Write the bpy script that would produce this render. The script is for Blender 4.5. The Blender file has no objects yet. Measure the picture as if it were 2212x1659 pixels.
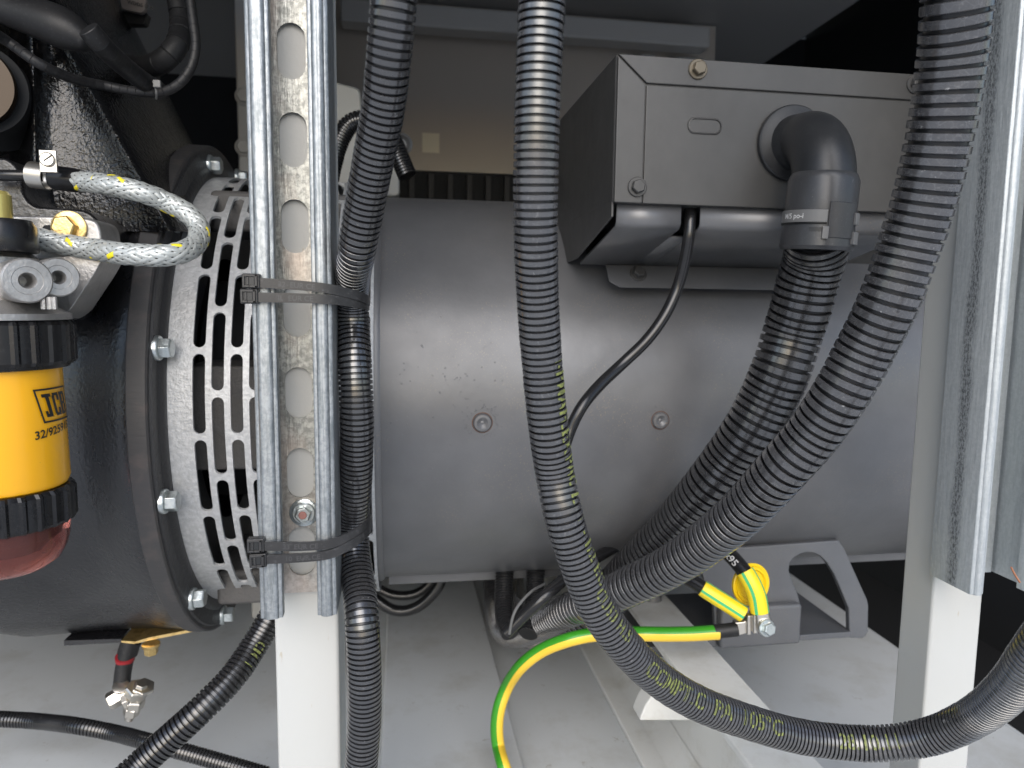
import bpy, bmesh, math, random
import numpy as np
from mathutils import Vector, Matrix
random.seed(7); RNG = np.random.default_rng(7)
R_ = math.radians
S = bpy.context.scene
# ------------------------------------------------------------------ camera
YAW, PITCH, ROLL, F = 9.0, 6.3, 0.7, 1533.0       # F in units of a 2212 px wide picture
y_, p_, r_ = map(R_, (YAW, PITCH, ROLL))
FW = np.array([math.sin(y_)*math.cos(p_), math.cos(y_)*math.cos(p_), -math.sin(p_)])
RT0 = np.array([math.cos(y_), -math.sin(y_), 0.]); UP0 = np.cross(RT0, FW)
RT = RT0*math.cos(r_)+UP0*math.sin(r_); UP = -RT0*math.sin(r_)+UP0*math.cos(r_)
cd = bpy.data.cameras.new('camera'); cam = bpy.data.objects.new('camera', cd)
S.collection.objects.link(cam); S.camera = cam
cd.sensor_fit = 'HORIZONTAL'; cd.sensor_width = 9.8; cd.lens = 9.8*F/2212
cd.clip_start = .01; cd.clip_end = 60
cd.dof.use_dof = True; cd.dof.focus_distance = .395; cd.dof.aperture_fstop = 3.4
mw = Matrix(((RT[0], UP[0], -FW[0], 0), (RT[1], UP[1], -FW[1], 0), (RT[2], UP[2], -FW[2], 0), (0, 0, 0, 1)))
cam.matrix_world = mw
# ------------------------------------------------------------------ daylight
W = bpy.data.worlds.new('World'); S.world = W; W.use_nodes = True
wn = W.node_tree.nodes; wl = W.node_tree.links; wn.clear()
sky = wn.new('ShaderNodeTexSky'); sky.sky_type = 'NISHITA'; sky.sun_disc = False
SUN_EL, SUN_AZ = 33, 190      # azimuth: clockwise from +Y
sky.sun_elevation = R_(SUN_EL); sky.sun_rotation = R_(SUN_AZ); sky.air_density = 1.0; sky.dust_density = 1.7; sky.ozone_density = 1.0
bg = wn.new('ShaderNodeBackground'); bg.inputs[1].default_value = .15
ow = wn.new('ShaderNodeOutputWorld'); wl.new(sky.outputs[0], bg.inputs[0]); wl.new(bg.outputs[0], ow.inputs[0])
sd = bpy.data.lights.new('sun', 'SUN'); sd.energy = 1.5; sd.angle = R_(56); sd.color = (.97, .98, 1)
so = bpy.data.objects.new('sun', sd); S.collection.objects.link(so)
az = R_(SUN_AZ); el = R_(SUN_EL)
dv = Vector((math.sin(az)*math.cos(el), math.cos(az)*math.cos(el), math.sin(el)))
so.rotation_euler = dv.to_track_quat('Z', 'Y').to_euler()
S.view_settings.view_transform = 'Standard'; S.view_settings.look = 'None'
S.view_settings.exposure = 0.60; S.view_settings.gamma = 1
# ------------------------------------------------------------------ helpers
def ray(x, y): return FW + RT*(x-1106)/F - UP*(y-829.5)/F
def at(x, y, Y): d = ray(x, y); return d*(Y/d[1])          # point on the plane world-Y = Y
def atz(x, y, z): return ray(x, y)*z                        # point at view depth z
def atx(x, y, X): d = ray(x, y); return d*(X/d[0])
def atZ(x, y, Z): d = ray(x, y); return d*(Z/d[2])
def mat(name, col, rough=.5, metal=0., spec=.5, coat=0.): 
    m = bpy.data.materials.new(name); m.use_nodes = True
    b = m.node_tree.nodes['Principled BSDF']
    b.inputs['Base Color'].default_value = (*col, 1); b.inputs['Roughness'].default_value = rough
    b.inputs['Metallic'].default_value = metal; b.inputs['Specular IOR Level'].default_value = spec
    b.inputs['Coat Weight'].default_value = coat
    m['b'] = 1
    return m
def nd(m, t, **k):
    n = m.node_tree.nodes.new(t)
    for a, v in k.items():
        if a in n.inputs: n.inputs[a].default_value = v
        else: setattr(n, a, v)
    return n
def lk(m, a, b): m.node_tree.links.new(a, b)
def coords(m, stretch=(1, 1, 1)):
    g = m.node_tree.nodes.new('ShaderNodeNewGeometry')
    mp = m.node_tree.nodes.new('ShaderNodeMapping'); mp.inputs['Scale'].default_value = stretch
    lk(m, g.outputs['Position'], mp.inputs['Vector']); return mp.outputs[0]
def noise(m, scale, detail=4, rough=.6, stretch=(1, 1, 1)):
    n = nd(m, 'ShaderNodeTexNoise', Scale=scale, Detail=detail, Roughness=rough)
    lk(m, coords(m, stretch), n.inputs['Vector']); return n.outputs['Fac']
def ramp(m, src, stops):
    r = m.node_tree.nodes.new('ShaderNodeValToRGB'); e = r.color_ramp.elements
    while len(e) > 1: e.remove(e[0])
    e[0].position = stops[0][0]; c = stops[0][1]; e[0].color = (c, c, c, 1) if not isinstance(c, tuple) else (*c, 1)
    for p, c in stops[1:]:
        k = e.new(p); k.color = (c, c, c, 1) if not isinstance(c, tuple) else (*c, 1)
    lk(m, src, r.inputs[0]); return r.outputs[0]
def mixin(m, fac, colb):
    """mix colb over the current base colour by fac"""
    b = m.node_tree.nodes['Principled BSDF']; i = b.inputs['Base Color']
    x = m.node_tree.nodes.new('ShaderNodeMix'); x.data_type = 'RGBA'
    if i.links: lk(m, i.links[0].from_socket, x.inputs[6])
    else: x.inputs[6].default_value = i.default_value
    if isinstance(colb, tuple): x.inputs[7].default_value = (*colb, 1)
    else: lk(m, colb, x.inputs[7])
    lk(m, fac, x.inputs[0]); lk(m, x.outputs[2], i)
def setrough(m, src, lo, hi):
    r = nd(m, 'ShaderNodeMapRange'); r.inputs[3].default_value = lo; r.inputs[4].default_value = hi
    lk(m, src, r.inputs[0]); lk(m, r.outputs[0], m.node_tree.nodes['Principled BSDF'].inputs['Roughness'])
def bump(m, src, dist, strength=1.):
    b = m.node_tree.nodes['Principled BSDF']; n = nd(m, 'ShaderNodeBump', Strength=strength, Distance=dist)
    lk(m, src, n.inputs['Height'])
    if b.inputs['Normal'].links: lk(m, b.inputs['Normal'].links[0].from_socket, n.inputs['Normal'])
    lk(m, n.outputs[0], b.inputs['Normal'])
M = {}
# machine paint: dark grey satin with dust specks
def mk_paint(name, c, rough=.42, specks=True):
    m = mat(name, c, rough)
    n = noise(m, 26, 5); mixin(m, ramp(m, n, [(.35, 0.), (.7, .35)]), tuple(min(1, v*1.5+.012) for v in c))
    if specks:
        s1 = noise(m, 900, 3, .6); s2 = noise(m, 17, 3, .5)
        mul = nd(m, 'ShaderNodeMath', operation='MULTIPLY')
        lk(m, ramp(m, s1, [(.61, 0.), (.67, .9)]), mul.inputs[0]); lk(m, ramp(m, s2, [(.47, 0.), (.62, .75)]), mul.inputs[1])
        mixin(m, mul.outputs[0], (.26, .21, .14))
    m.node_tree.nodes['Principled BSDF'].inputs['Specular IOR Level'].default_value = .9 if specks else .5
    setrough(m, noise(m, 60, 5), rough-.08, rough+.08)
    bump(m, noise(m, 150, 2), .0003, .35)
    return m
M['paint'] = mk_paint('grey machine paint', (.096, .098, .104), .38)
M['paint_foot'] = mk_paint('bracket paint', (.10, .103, .11), .42)
M['paint_box'] = mk_paint('grey box paint', (.046, .0455, .045), .42, False)
m = M['cast'] = mat('black gloss casting', (.004, .004, .0045), .16, spec=.5)
bump(m, noise(m, 420, 2, .5), .00075, .9); bump(m, noise(m, 60, 3), .002, .4)
mixin(m, ramp(m, noise(m, 330, 2, .5, (1, 1, .5)), [(.66, 0.), (.74, .5)]), (.09, .07, .05))
m = M['housing'] = mat('black housing paint', (.009, .009, .0105), .3, spec=.7)
bump(m, noise(m, 300, 3, .6), .0007, .7); mixin(m, ramp(m, noise(m, 24, 4), [(.4, 0.), (.75, .6)]), (.022, .022, .024)); setrough(m, noise(m, 40, 4), .16, .4)
m = M['rim'] = mat('machined grey rim', (.055, .054, .056), .5, .2)
bump(m, noise(m, 300, 3, .6, (.2, 1, 1)), .0004, .6); mixin(m, ramp(m, noise(m, 80, 5), [(.5, 0.), (.7, .6)]), (.1, .085, .08))
m = M['flange'] = mat('dark flange paint', (.03, .03, .032), .45); bump(m, noise(m, 220, 4), .001, .7)
m = M['silver'] = mat('silver hammered paint', (.41, .42, .43), .45, .25)
bump(m, noise(m, 330, 3), .0009, .7); mixin(m, ramp(m, noise(m, 260, 4), [(.45, 0.), (.62, .7)]), (.53, .54, .55))
# galvanised steel
def mk_galv(name, c, dark, stretch=(3, 3, .5), fleck=.5, extra=None):
    m = mat(name, c, .36, .75)
    mixin(m, ramp(m, noise(m, 420, 4, .65), [(.42, .0), (.6, fleck)]), dark)
    mixin(m, ramp(m, noise(m, 110, 6, .75, stretch), [(.48, 0.), (.62, .75)]), dark)
    if extra: mixin(m, ramp(m, noise(m, 38, 4, .6, (1, 1, .35)), [(.6, 0.), (.7, .75)]), extra)
    setrough(m, noise(m, 200, 5, .7, (2, 2, .4)), .30, .58)
    bump(m, noise(m, 240, 4, .6, (2, 2, .25)), .0005, .6)
    return m
M['galv'] = mk_galv('galvanised steel', (.36, .38, .395), (.18, .20, .21), extra=(.52, .52, .50))
M['galv_base'] = mk_galv('galvanised base', (.46, .46, .43), (.22, .225, .21), (1, 1, 1), .85)
mixin(M['galv_base'], ramp(M['galv_base'], noise(M['galv_base'], 26, 3, .5, (1, 1, .5)), [(.52, 0.), (.66, .5)]), (.62, .50, .42))
m = M['galv_worn'] = mk_galv('galvanised worn', (.44, .47, .485), (.34, .37, .39))
m.node_tree.nodes['Principled BSDF'].inputs['Metallic'].default_value = .35
x1 = noise(m, 900, 3, .7, (1, 1, .45)); x2 = noise(m, 9, 2, .5, (1, 1, .4))
M['galv_plain'] = mk_galv('galvanised plain', (.46, .49, .50), (.36, .39, .40)); M['galv_plain'].node_tree.nodes['Principled BSDF'].inputs['Metallic'].default_value = .4
M['zinc'] = mat('zinc plated steel', (.62, .66, .66), .28, .9); bump(M['zinc'], noise(M['zinc'], 500, 3), .0004, .5)
mixin(M['zinc'], ramp(M['zinc'], noise(M['zinc'], 300, 4), [(.45, 0.), (.7, .6)]), (.36, .42, .42))
M['brass'] = mat('yellow passivated steel', (.72, .52, .22), .3, .9); bump(M['brass'], noise(M['brass'], 500, 3), .0004, .5)
mixin(M['brass'], ramp(M['brass'], noise(M['brass'], 200, 4), [(.5, 0.), (.7, .6)]), (.3, .18, .05))
M['nickel'] = mat('nickel', (.58, .55, .50), .3, .95)
M['alu'] = mat('cast aluminium', (.42, .41, .40), .42, .8); bump(M['alu'], noise(M['alu'], 380, 4), .0006, .6)
mixin(M['alu'], ramp(M['alu'], noise(M['alu'], 90, 5), [(.45, 0.), (.7, .6)]), (.26, .25, .24))
m = M['white'] = mat('white post paint', (.47, .475, .46), .42)
mixin(m, ramp(m, noise(m, 30, 5, .6, (1, 1, .4)), [(.4, 0.), (.8, .35)]), (.45, .445, .415)); bump(m, noise(m, 500, 3), .00015, .5)
mixin(m, ramp(m, noise(m, 210, 2, .5, (1, 1, .3)), [(.735, 0.), (.76, .5)]), (.35, .28, .18))
m = M['floor'] = mat('grey floor paint', (.56, .58, .585), .45)
mixin(m, ramp(m, noise(m, 14, 6, .7), [(.5, 0.), (.72, .55)]), (.40, .395, .36))
mixin(m, ramp(m, noise(m, 55, 7, .8), [(.62, 0.), (.72, .75)]), (.21, .17, .11)); bump(m, noise(m, 120, 3), .0003, .3)
setrough(m, noise(m, 20, 4), .3, .55)
M['rail'] = mat('white base rail paint', (.68, .685, .665), .42)
mixin(M['rail'], ramp(M['rail'], noise(M['rail'], 26, 6, .7), [(.5, 0.), (.75, .6)]), (.46, .44, .38))
M['panel'] = mat('grey back panel', (.44, .395, .34), .30); bump(M['panel'], noise(M['panel'], 30, 3), .001, .3)
M['panel2'] = mat('grey back frame', (.42, .415, .40), .4)
M['ceil'] = mat('dark grey ceiling', (.34, .34, .335), .45)
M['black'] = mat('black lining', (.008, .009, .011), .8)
M['darkmetal'] = mat('dark radiator', (.005, .005, .007), .6)
M['core'] = mat('dark rotor core', (.085, .082, .08), .6); bump(M['core'], noise(M['core'], 300, 5), .0012, .8)
M['sticker'] = mat('cream sticker', (.78, .72, .56), .6)
# plastics
def mk_plastic(name, c, rough, dust, dcol=(.17, .17, .175)):
    m = mat(name, c, rough, spec=.42)
    n = noise(m, 55, 6, .7); mixin(m, ramp(m, n, [(.46, 0.), (.8, dust*.5)]), dcol)
    n2 = noise(m, 520, 4, .7); mixin(m, ramp(m, n2, [(.56, 0.), (.68, dust)]), dcol)
    n3 = noise(m, 230, 3, .6, (1, 1, 1)); mixin(m, ramp(m, n3, [(.70, 0.), (.74, min(1, dust*1.2))]), (.34, .34, .34))
    setrough(m, n, rough-.10, rough+.02); bump(m, noise(m, 150, 2), .0001, .25)
    return m
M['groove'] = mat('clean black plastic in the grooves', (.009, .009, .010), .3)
M['con_clean'] = mk_plastic('clean conduit plastic', (.014, .014, .015), .24, .12)
M['con'] = mk_plastic('conduit plastic', (.046, .046, .049), .27, .36)
M['con_gloss'] = mk_plastic('glossy conduit plastic', (.028, .028, .030), .24, .22)
M['con_dust'] = mk_plastic('dusty conduit plastic', (.040, .040, .043), .25, .5, (.12, .12, .125))
for k_ in ('con', 'con_dust', 'con_clean', 'con_gloss'):
    b = M[k_].node_tree.nodes['Principled BSDF']; b.inputs['IOR'].default_value = 1.95 if k_ != 'con_clean' else 1.7; b.inputs['Specular IOR Level'].default_value = .5
m = M['con_dust']
v = nd(m, 'ShaderNodeTexVoronoi', Scale=240., feature='DISTANCE_TO_EDGE'); lk(m, coords(m), v.inputs['Vector'])
mixin(m, ramp(m, v.outputs['Distance'], [(.0, .14), (.03, 0.)]), (.30, .30, .31))
M['tie'] = mk_plastic('black nylon tie', (.022, .022, .023), .38, .2)
M['rubber'] = mk_plastic('black rubber', (.012, .012, .013), .52, .12)
M['rubber'].node_tree.nodes['Principled BSDF'].inputs['Specular IOR Level'].default_value = .4
M['cable'] = mat('black cable sheath', (.013, .013, .014), .22)
M['capblack'] = mk_plastic('black cap plastic', (.007, .007, .008), .32, .05)
M['grey_pl'] = mk_plastic('grey coupling plastic', (.036, .037, .040), .36, .12)
M['elbow'] = mk_plastic('dark elbow plastic', (.018, .019, .021), .42, .08)
M['clip'] = mat('light grey clip plastic', (.13, .13, .13), .4)
M['yellow'] = mat('yellow can paint', (.86, .42, .008), .32, coat=.3)
mixin(M['yellow'], ramp(M['yellow'], noise(M['yellow'], 300, 2), [(.735, 0.), (.75, 1.)]), (.35, .2, .06))
M['ink'] = mat('black print ink', (.010, .012, .014), .4)
M['print'] = mat('yellow green print', (.22, .25, .07), .6)
mixin(M['print'], ramp(M['print'], noise(M['print'], 700, 4), [(.42, 0.), (.62, .8)]), (.06, .07, .03))
M['emboss'] = mat('raised nylon lettering', (.045, .045, .047), .4)
M['white_ink'] = mat('white cable print', (.5, .5, .5), .6)
M['green'] = mat('green earth insulation', (.045, .30, .02), .3)
M['yel2'] = mat('yellow earth insulation', (.86, .58, .05), .35)
M['sleeve_y'] = mat('yellow heat shrink', (.88, .66, .02), .4)
M['sleeve_g'] = mat('green heat shrink line', (.06, .50, .20), .4)
M['plug'] = mat('yellow plug', (.86, .58, .01), .35)
M['strand'] = mat('grey braid strand', (.46, .485, .48), .38, .35); bump(M['strand'], noise(M['strand'], 900, 2, .5, (1, 1, 1)), .0002, .6)
M['strand_y'] = mat('yellow braid strand', (.80, .68, .03), .45)
M['braid_core'] = mat('dark braid core', (.02, .02, .022), .6)
M['red'] = mat('red band', (.25, .01, .015), .5)
M['bronze'] = mat('bronze pulley', (.035, .024, .015), .3, .6)
M['dome'] = mat('pale zinc dome', (.42, .45, .52), .4, .3)
M['pink'] = mat('pale tag plastic', (.22, .19, .18), .5)
M['copper'] = mat('copper wire', (.55, .25, .15), .35, .9)
m = M['bowl'] = mat('red tinted clear bowl', (.80, .28, .24), .06)
b = m.node_tree.nodes['Principled BSDF']; b.inputs['Transmission Weight'].default_value = .93; b.inputs['IOR'].default_value = 1.35
m = M['ground'] = mat('pale bounce ground', (.60, .60, .59), .9)  # kept pale for fill light and reflections
mixin(m, ramp(m, noise(m, 3, 5), [(.4, 0.), (.7, .5)]), (.48, .48, .47))

def link(o, parent=None):
    S.collection.objects.link(o)
    if parent is not None:
        o.parent = parent; o.matrix_parent_inverse = Matrix.Translation(-parent.location)
        if parent.type == 'MESH': o.matrix_parent_inverse = Matrix.Identity(4)
        elif parent.parent: pass
    return o
def thing(name, label, cat, loc=(0, 0, 0), group=None):
    o = bpy.data.objects.new(name, None); o.empty_display_size = .02; S.collection.objects.link(o)
    o.location = tuple(float(v) for v in loc); tag(o, label, cat, group); return o
def tag(o, label, cat, group=None):
    o['label'] = label; o['category'] = cat
    if group: o['group'] = group
    return o
def struct(o): o['kind'] = 'structure'; return o
def mk(name, verts, faces, mt, parent=None, smooth=None, midx=None, bev=0, solid=0, seg=2):
    me = bpy.data.meshes.new(name)
    me.from_pydata([tuple(float(c) for c in v) for v in verts], [], [tuple(int(i) for i in f) for f in faces]); me.validate()
    for q in (mt if isinstance(mt, list) else [mt]): me.materials.append(q)
    bm = bmesh.new(); bm.from_mesh(me); bmesh.ops.recalc_face_normals(bm, faces=bm.faces) if not solid else None
    bm.to_mesh(me); bm.free()
    if midx is not None: me.polygons.foreach_set('material_index', midx)
    if smooth is not None:
        me.polygons.foreach_set('use_smooth', [True]*len(me.polygons)); me.set_sharp_from_angle(angle=R_(smooth))
    o = bpy.data.objects.new(name, me); link(o, parent)
    if solid:
        q = o.modifiers.new('s', 'SOLIDIFY'); q.thickness = solid; q.offset = 0
    if bev:
        q = o.modifiers.new('b', 'BEVEL'); q.width = bev; q.segments = seg; q.limit_method = 'ANGLE'; q.angle_limit = R_(35)
        me.polygons.foreach_set('use_smooth', [True]*len(me.polygons))
        q.harden_normals = True
    return o
class G:
    def __init__(s): s.v = []; s.f = []
    def add(s, v, f):
        n = len(s.v); s.v += [tuple(float(c) for c in p) for p in v]; s.f += [tuple(i+n for i in q) for q in f]; return s
    def box(s, x0, x1, y0, y1, z0, z1):
        return s.add([(x, y, z) for x in (x0, x1) for y in (y0, y1) for z in (z0, z1)],
                     [(0, 1, 3, 2), (4, 6, 7, 5), (0, 4, 5, 1), (2, 3, 7, 6), (0, 2, 6, 4), (1, 5, 7, 3)])
    def prism(s, poly, a, b):
        """poly: list of 3D points, extruded by vector b-a offsets a, b (3D)"""
        n = len(poly); a = np.array(a); b = np.array(b)
        v = [np.array(p)+a for p in poly]+[np.array(p)+b for p in poly]
        return s.add(v, [tuple(range(n))[::-1], tuple(range(n, 2*n))]+[(i, (i+1) % n, n+(i+1) % n, n+i) for i in range(n)])
    def lathe(s, c, ax, prof, n=32, cap=True):
        """prof: (distance along axis, radius)"""
        ax = np.array(ax, float); ax /= np.linalg.norm(ax); c = np.array(c, float)
        t = np.array([0, 0, 1.]) if abs(ax[2]) < .9 else np.array([1., 0, 0])
        u = np.cross(ax, t); u /= np.linalg.norm(u); w = np.cross(ax, u); v = []
        for d, r in prof:
            for k in range(n):
                a = 2*math.pi*k/n; v.append(c+ax*d+(u*math.cos(a)+w*math.sin(a))*r)
        f = [(i*n+k, i*n+(k+1) % n, (i+1)*n+(k+1) % n, (i+1)*n+k) for i in range(len(prof)-1) for k in range(n)]
        if cap: f += [tuple(range(n))[::-1], tuple(range((len(prof)-1)*n, len(prof)*n))]
        return s.add(v, f)
    def mk(s, name, mt, parent=None, **k): return mk(name, s.v, s.f, mt, parent, **k)
def lathe(name, c, ax, prof, mt, parent=None, n=32, smooth=35, cap=True, **k):
    return G().lathe(c, ax, prof, n, cap).mk(name, mt, parent, smooth=smooth, **k)
def box(name, x0, x1, y0, y1, z0, z1, mt, parent=None, bev=.0008, **k):
    return G().box(x0, x1, y0, y1, z0, z1).mk(name, mt, parent, bev=bev, **k)
def hexhead(name, c, ax, r, h, mt, parent, washer=True, wmat=None, rot=0., wr=1.28):
    """hexagon head with flange washer; ax points out of the surface"""
    ax = np.array(ax, float); ax /= np.linalg.norm(ax); c = np.array(c, float)
    g = G(); t = np.array([0, 0, 1.]) if abs(ax[2]) < .9 else np.array([1., 0, 0])
    u = np.cross(ax, t); u /= np.linalg.norm(u); w = np.cross(ax, u)
    v = []; b0 = h*.28 if washer else 0
    rings = [(b0, 1), (h*.86, 1), (h, .86)]
    for d, s in rings:
        for k in range(6):
            a = math.pi/3*k+rot; v.append(c+ax*d+(u*math.cos(a)+w*math.sin(a))*r*s)
    f = [(i*6+k, i*6+(k+1) % 6, i*6+6+(k+1) % 6, i*6+6+k) for i in range(2) for k in range(6)]+[tuple(range(12, 18)), tuple(range(6))[::-1]]
    g.add(v, f); o = g.mk(name, mt, parent, bev=r*.05)
    if washer: lathe('washer', c, ax, [(-.0004, r*wr), (b0*.7, r*wr), (b0, r*wr*.93), (b0, r*.5)], wmat or mt, o, 28)
    return o
# splines
def spline(pts, ds=.0006):
    P = np.array(pts, float); P = np.vstack([2*P[0]-P[1], P, 2*P[-1]-P[-2]]); out = []
    for i in range(1, len(P)-2):
        p0, p1, p2, p3 = P[i-1:i+3]; L = np.linalg.norm(p2[:3]-p1[:3]); n = max(4, int(L/ds)); t = np.linspace(0, 1, n, endpoint=False)[:, None]
        out.append(.5*((2*p1)+(-p0+p2)*t+(2*p0-5*p1+4*p2-p3)*t**2+(-p0+3*p1-3*p2+p3)*t**3))
    out.append(P[-2][None]); Q = np.vstack(out)
    for _ in range(60):   # soften the kinks
        Q[1:-1] = .25*Q[:-2]+.5*Q[1:-1]+.25*Q[2:]
    return Q
class Path:
    """centre line with frames whose first normal faces the open side"""
    def __init__(s, pts, ds=.0006):
        Q = spline(pts, ds); s.P = Q[:, :3]; s.x = Q[:, 3:]
        d = np.linalg.norm(np.diff(s.P, axis=0), axis=1); s.s = np.concatenate([[0], np.cumsum(d)]); s.L = s.s[-1]
        T = np.gradient(s.P, axis=0); s.T = T/np.linalg.norm(T, axis=1)[:, None]
        V = -s.P/np.linalg.norm(s.P, axis=1)[:, None]
        N = V-(V*s.T).sum(1)[:, None]*s.T
        N /= np.linalg.norm(N, axis=1)[:, None]; s.N = N; s.B = np.cross(s.T, N)
    def fr(s, q):
        q = np.atleast_1d(q); o = []
        for A in (s.P, s.T, s.N, s.B): o.append(np.stack([np.interp(q, s.s, A[:, k]) for k in range(3)], 1))
        for k in (1, 2, 3): o[k] /= np.linalg.norm(o[k], axis=1)[:, None]
        return o
    def ex(s, q, k=0): return np.interp(q, s.s, s.x[:, k])
    def near(s, x, y):    # arc length where the line passes pixel (x, y)
        z = s.P@FW; px = 1106+F*(s.P@RT)/z; py = 829.5-F*(s.P@UP)/z
        return s.s[np.argmin((px-x)**2+(py-y)**2)]
def tube_rings(path, q, r, n=28):
    P, T, N, B = path.fr(q); a = np.linspace(0, 2*math.pi, n, endpoint=False)
    r = np.broadcast_to(r, (len(q),)) if np.ndim(r) < 2 else r
    ca, sa = np.cos(a), np.sin(a)
    V = P[:, None]+(N[:, None]*ca[None, :, None]+B[:, None]*sa[None, :, None])*r[:, None, None]
    return V.reshape(-1, 3)
def tube_faces(m, n, cap=True):
    i = np.arange(m-1)[:, None]*n; k = np.arange(n)[None]; k1 = (k+1) % n
    f = np.stack([i+k, i+k1, i+n+k1, i+n+k], -1).reshape(-1, 4).tolist()
    if cap: f += [list(range(n))[::-1], list(range((m-1)*n, m*n))]
    return f
def fast(name, V, Fc, mt, parent=None, smooth=32, midx=None):
    me = bpy.data.meshes.new(name); me.from_pydata(np.asarray(V).tolist(), [], Fc)
    for q in (mt if isinstance(mt, list) else [mt]): me.materials.append(q)
    if midx is not None: me.polygons.foreach_set('material_index', midx)
    me.polygons.foreach_set('use_smooth', [True]*len(me.polygons)); me.set_sharp_from_angle(angle=R_(smooth))
    o = bpy.data.objects.new(name, me); return link(o, parent)
def tube(name, path, r, mt, parent=None, n=20, s0=0, s1=None, step=.0015, midx=None, smooth=40):
    s1 = path.L if s1 is None else s1; q = np.linspace(s0, s1, max(3, int((s1-s0)/step)))
    Fc = tube_faces(len(q), n); mi = None
    if midx: mi = [midx[k] for _ in range(len(q)-1) for k in range(n)]+[0, 0]
    return fast(name, tube_rings(path, q, np.full(len(q), r), n), Fc, mt, parent, smooth, mi)
def from_w(pts, od):
    """(pixel x, pixel y, apparent width in px[, pitch scale]) -> 3D control points of a round conduit of known diameter"""
    return [(*atz(p[0], p[1], F*od/p[2]), p[3] if len(p) > 3 else 1.) for p in pts]
PROF = [(.0, .86), (.27, .86), (.285, .965), (.335, 1.), (.92, 1.), (.985, .965)]
def conduit(name, path, od, pitch, mt, label, n=28, prof=PROF, cat='conduit', group=None, parent=None):
    q = []; rr = []; s = 0; sides = []
    while s < path.L-pitch:
        pt = pitch*float(path.ex(s)); jr = 1+RNG.normal()*.006
        for a, r in prof: q.append(s+a*pt); rr.append(od/2*(r if r < .95 else r*jr))
        s += pt
    q = np.array(q); rr = np.array(rr)
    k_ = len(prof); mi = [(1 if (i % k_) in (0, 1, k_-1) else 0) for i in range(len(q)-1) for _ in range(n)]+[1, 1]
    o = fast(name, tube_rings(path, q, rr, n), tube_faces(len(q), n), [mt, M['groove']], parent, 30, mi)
    path.q = q
    if label: tag(o, label, cat, group)
    return o
# lettering
def text_geo(txt, size):
    c = bpy.data.curves.new('t', 'FONT'); c.body = txt; c.size = size; c.offset = size*.018; c.resolution_u = 3
    o = bpy.data.objects.new('t', c); S.collection.objects.link(o); dg = bpy.context.evaluated_depsgraph_get()
    me = bpy.data.meshes.new_from_object(o.evaluated_get(dg)); bm = bmesh.new(); bm.from_mesh(me)
    bpy.data.objects.remove(o); bpy.data.curves.remove(c); bpy.data.meshes.remove(me); return bm
def cut(bm, axis, vals):
    no = (1, 0, 0) if axis == 0 else (0, 1, 0)
    for v in vals:
        bmesh.ops.bisect_plane(bm, geom=bm.verts[:]+bm.edges[:]+bm.faces[:], plane_co=(v, 0, 0) if axis == 0 else (0, v, 0), plane_no=no)
def wrap(bm, fn, name, mt, parent, keep=None):
    if keep: bmesh.ops.delete(bm, geom=[f for f in bm.faces if not keep(f.calc_center_median().x)], context='FACES')
    for v in bm.verts: v.co = Vector([float(c) for c in fn(v.co.x, v.co.y)])
    me = bpy.data.meshes.new(name); bm.to_mesh(me); bm.free(); me.materials.append(mt)
    return link(bpy.data.objects.new(name, me), parent)
def slot_panel(n_out, hw, hh):
    """outline of a stadium, half-width hw, half-height hh (long axis = second)"""
    pts = []
    for k in range(n_out):
        a = 2*math.pi*k/n_out; c, s = math.cos(a), math.sin(a)
        pts.append((hw*c, (hh-hw)*(1 if s >= 0 else -1)+hw*s) if abs(s) > 1e-6 else (hw*c, 0))
    return pts
def holed_sheet(cells, mapfn, g):
    """cells: (x0,x1,y0,y1,hw,hh) rectangles with a stadium hole each (hw=0: plain)"""
    for x0, x1, y0, y1, cx, hw, hh in cells:
        cy = (y0+y1)/2
        ang = [2*math.pi*k/24 for k in range(24)]
        inner = []; outer = []
        for a in ang:
            c, s = math.cos(a), math.sin(a)
            yy = (hh-hw)*(1 if s > 1e-6 else -1 if s < -1e-6 else 0)+hw*s
            inner.append((cx+hw*c, cy+yy))
        # outer ring: project each inner point outward to the rectangle
            if abs(s) > .72: outer.append((x0 if c < -.69 else x1 if c > .69 else cx+(x1-cx if c > 0 else cx-x0)*c/.7, y1 if s > 0 else y0))
            else: outer.append((x1 if c > 0 else x0, cy+(hh+(y1-y0)/2-hh)*max(-1, min(1, s/.71))))
        v = [mapfn(*p) for p in inner]+[mapfn(*p) for p in outer]
        n = 24; f = [(k, (k+1) % n, n+(k+1) % n, n+k) for k in range(n)]
        g.add(v, f)
    return g
# ================================================================== SETTING
ZF = -.42
struct(G().add([(-300, -300, -1.4), (300, -300, -1.4), (300, 300, -1.4), (-300, 300, -1.4)], [(0, 1, 2, 3)]).mk('ground', M['ground']))  # unseen ground added to bounce light back into the bay
XR = .615
fl = struct(box('floor', -1.2, XR, .20, 1.7, ZF-.03, ZF, M['floor'], bev=.002))
HC = .52; XC = 1.478*HC
cl = struct(box('ceiling', -1.2, XC, .24, 1.9, HC, HC+.004, M['ceil'], bev=0))
XB1 = at(1536, 80, 1.25)[0]; XB0 = at(505, 200, 1.25)[0]
bw = struct(box('back_wall', -1.2, 1.5, 1.80, 1.83, -.5, .7, M['black'], bev=0))
struct(box('side_wall', 1.05, 1.07, .40, 1.8, -.6, .9, M['black'], bev=0))
struct(box('side_wall', -1.22, -1.20, .34, 1.8, -.6, .6, M['black'], bev=0))
struct(box('under_floor', XR+.001, 1.05, .5, 1.8, -.62, -.60, M['black'], bev=0))
struct(box('outer_roof', -1.3, 1.3, .22, 1.9, .72, .73, M['black'], bev=0))
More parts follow.
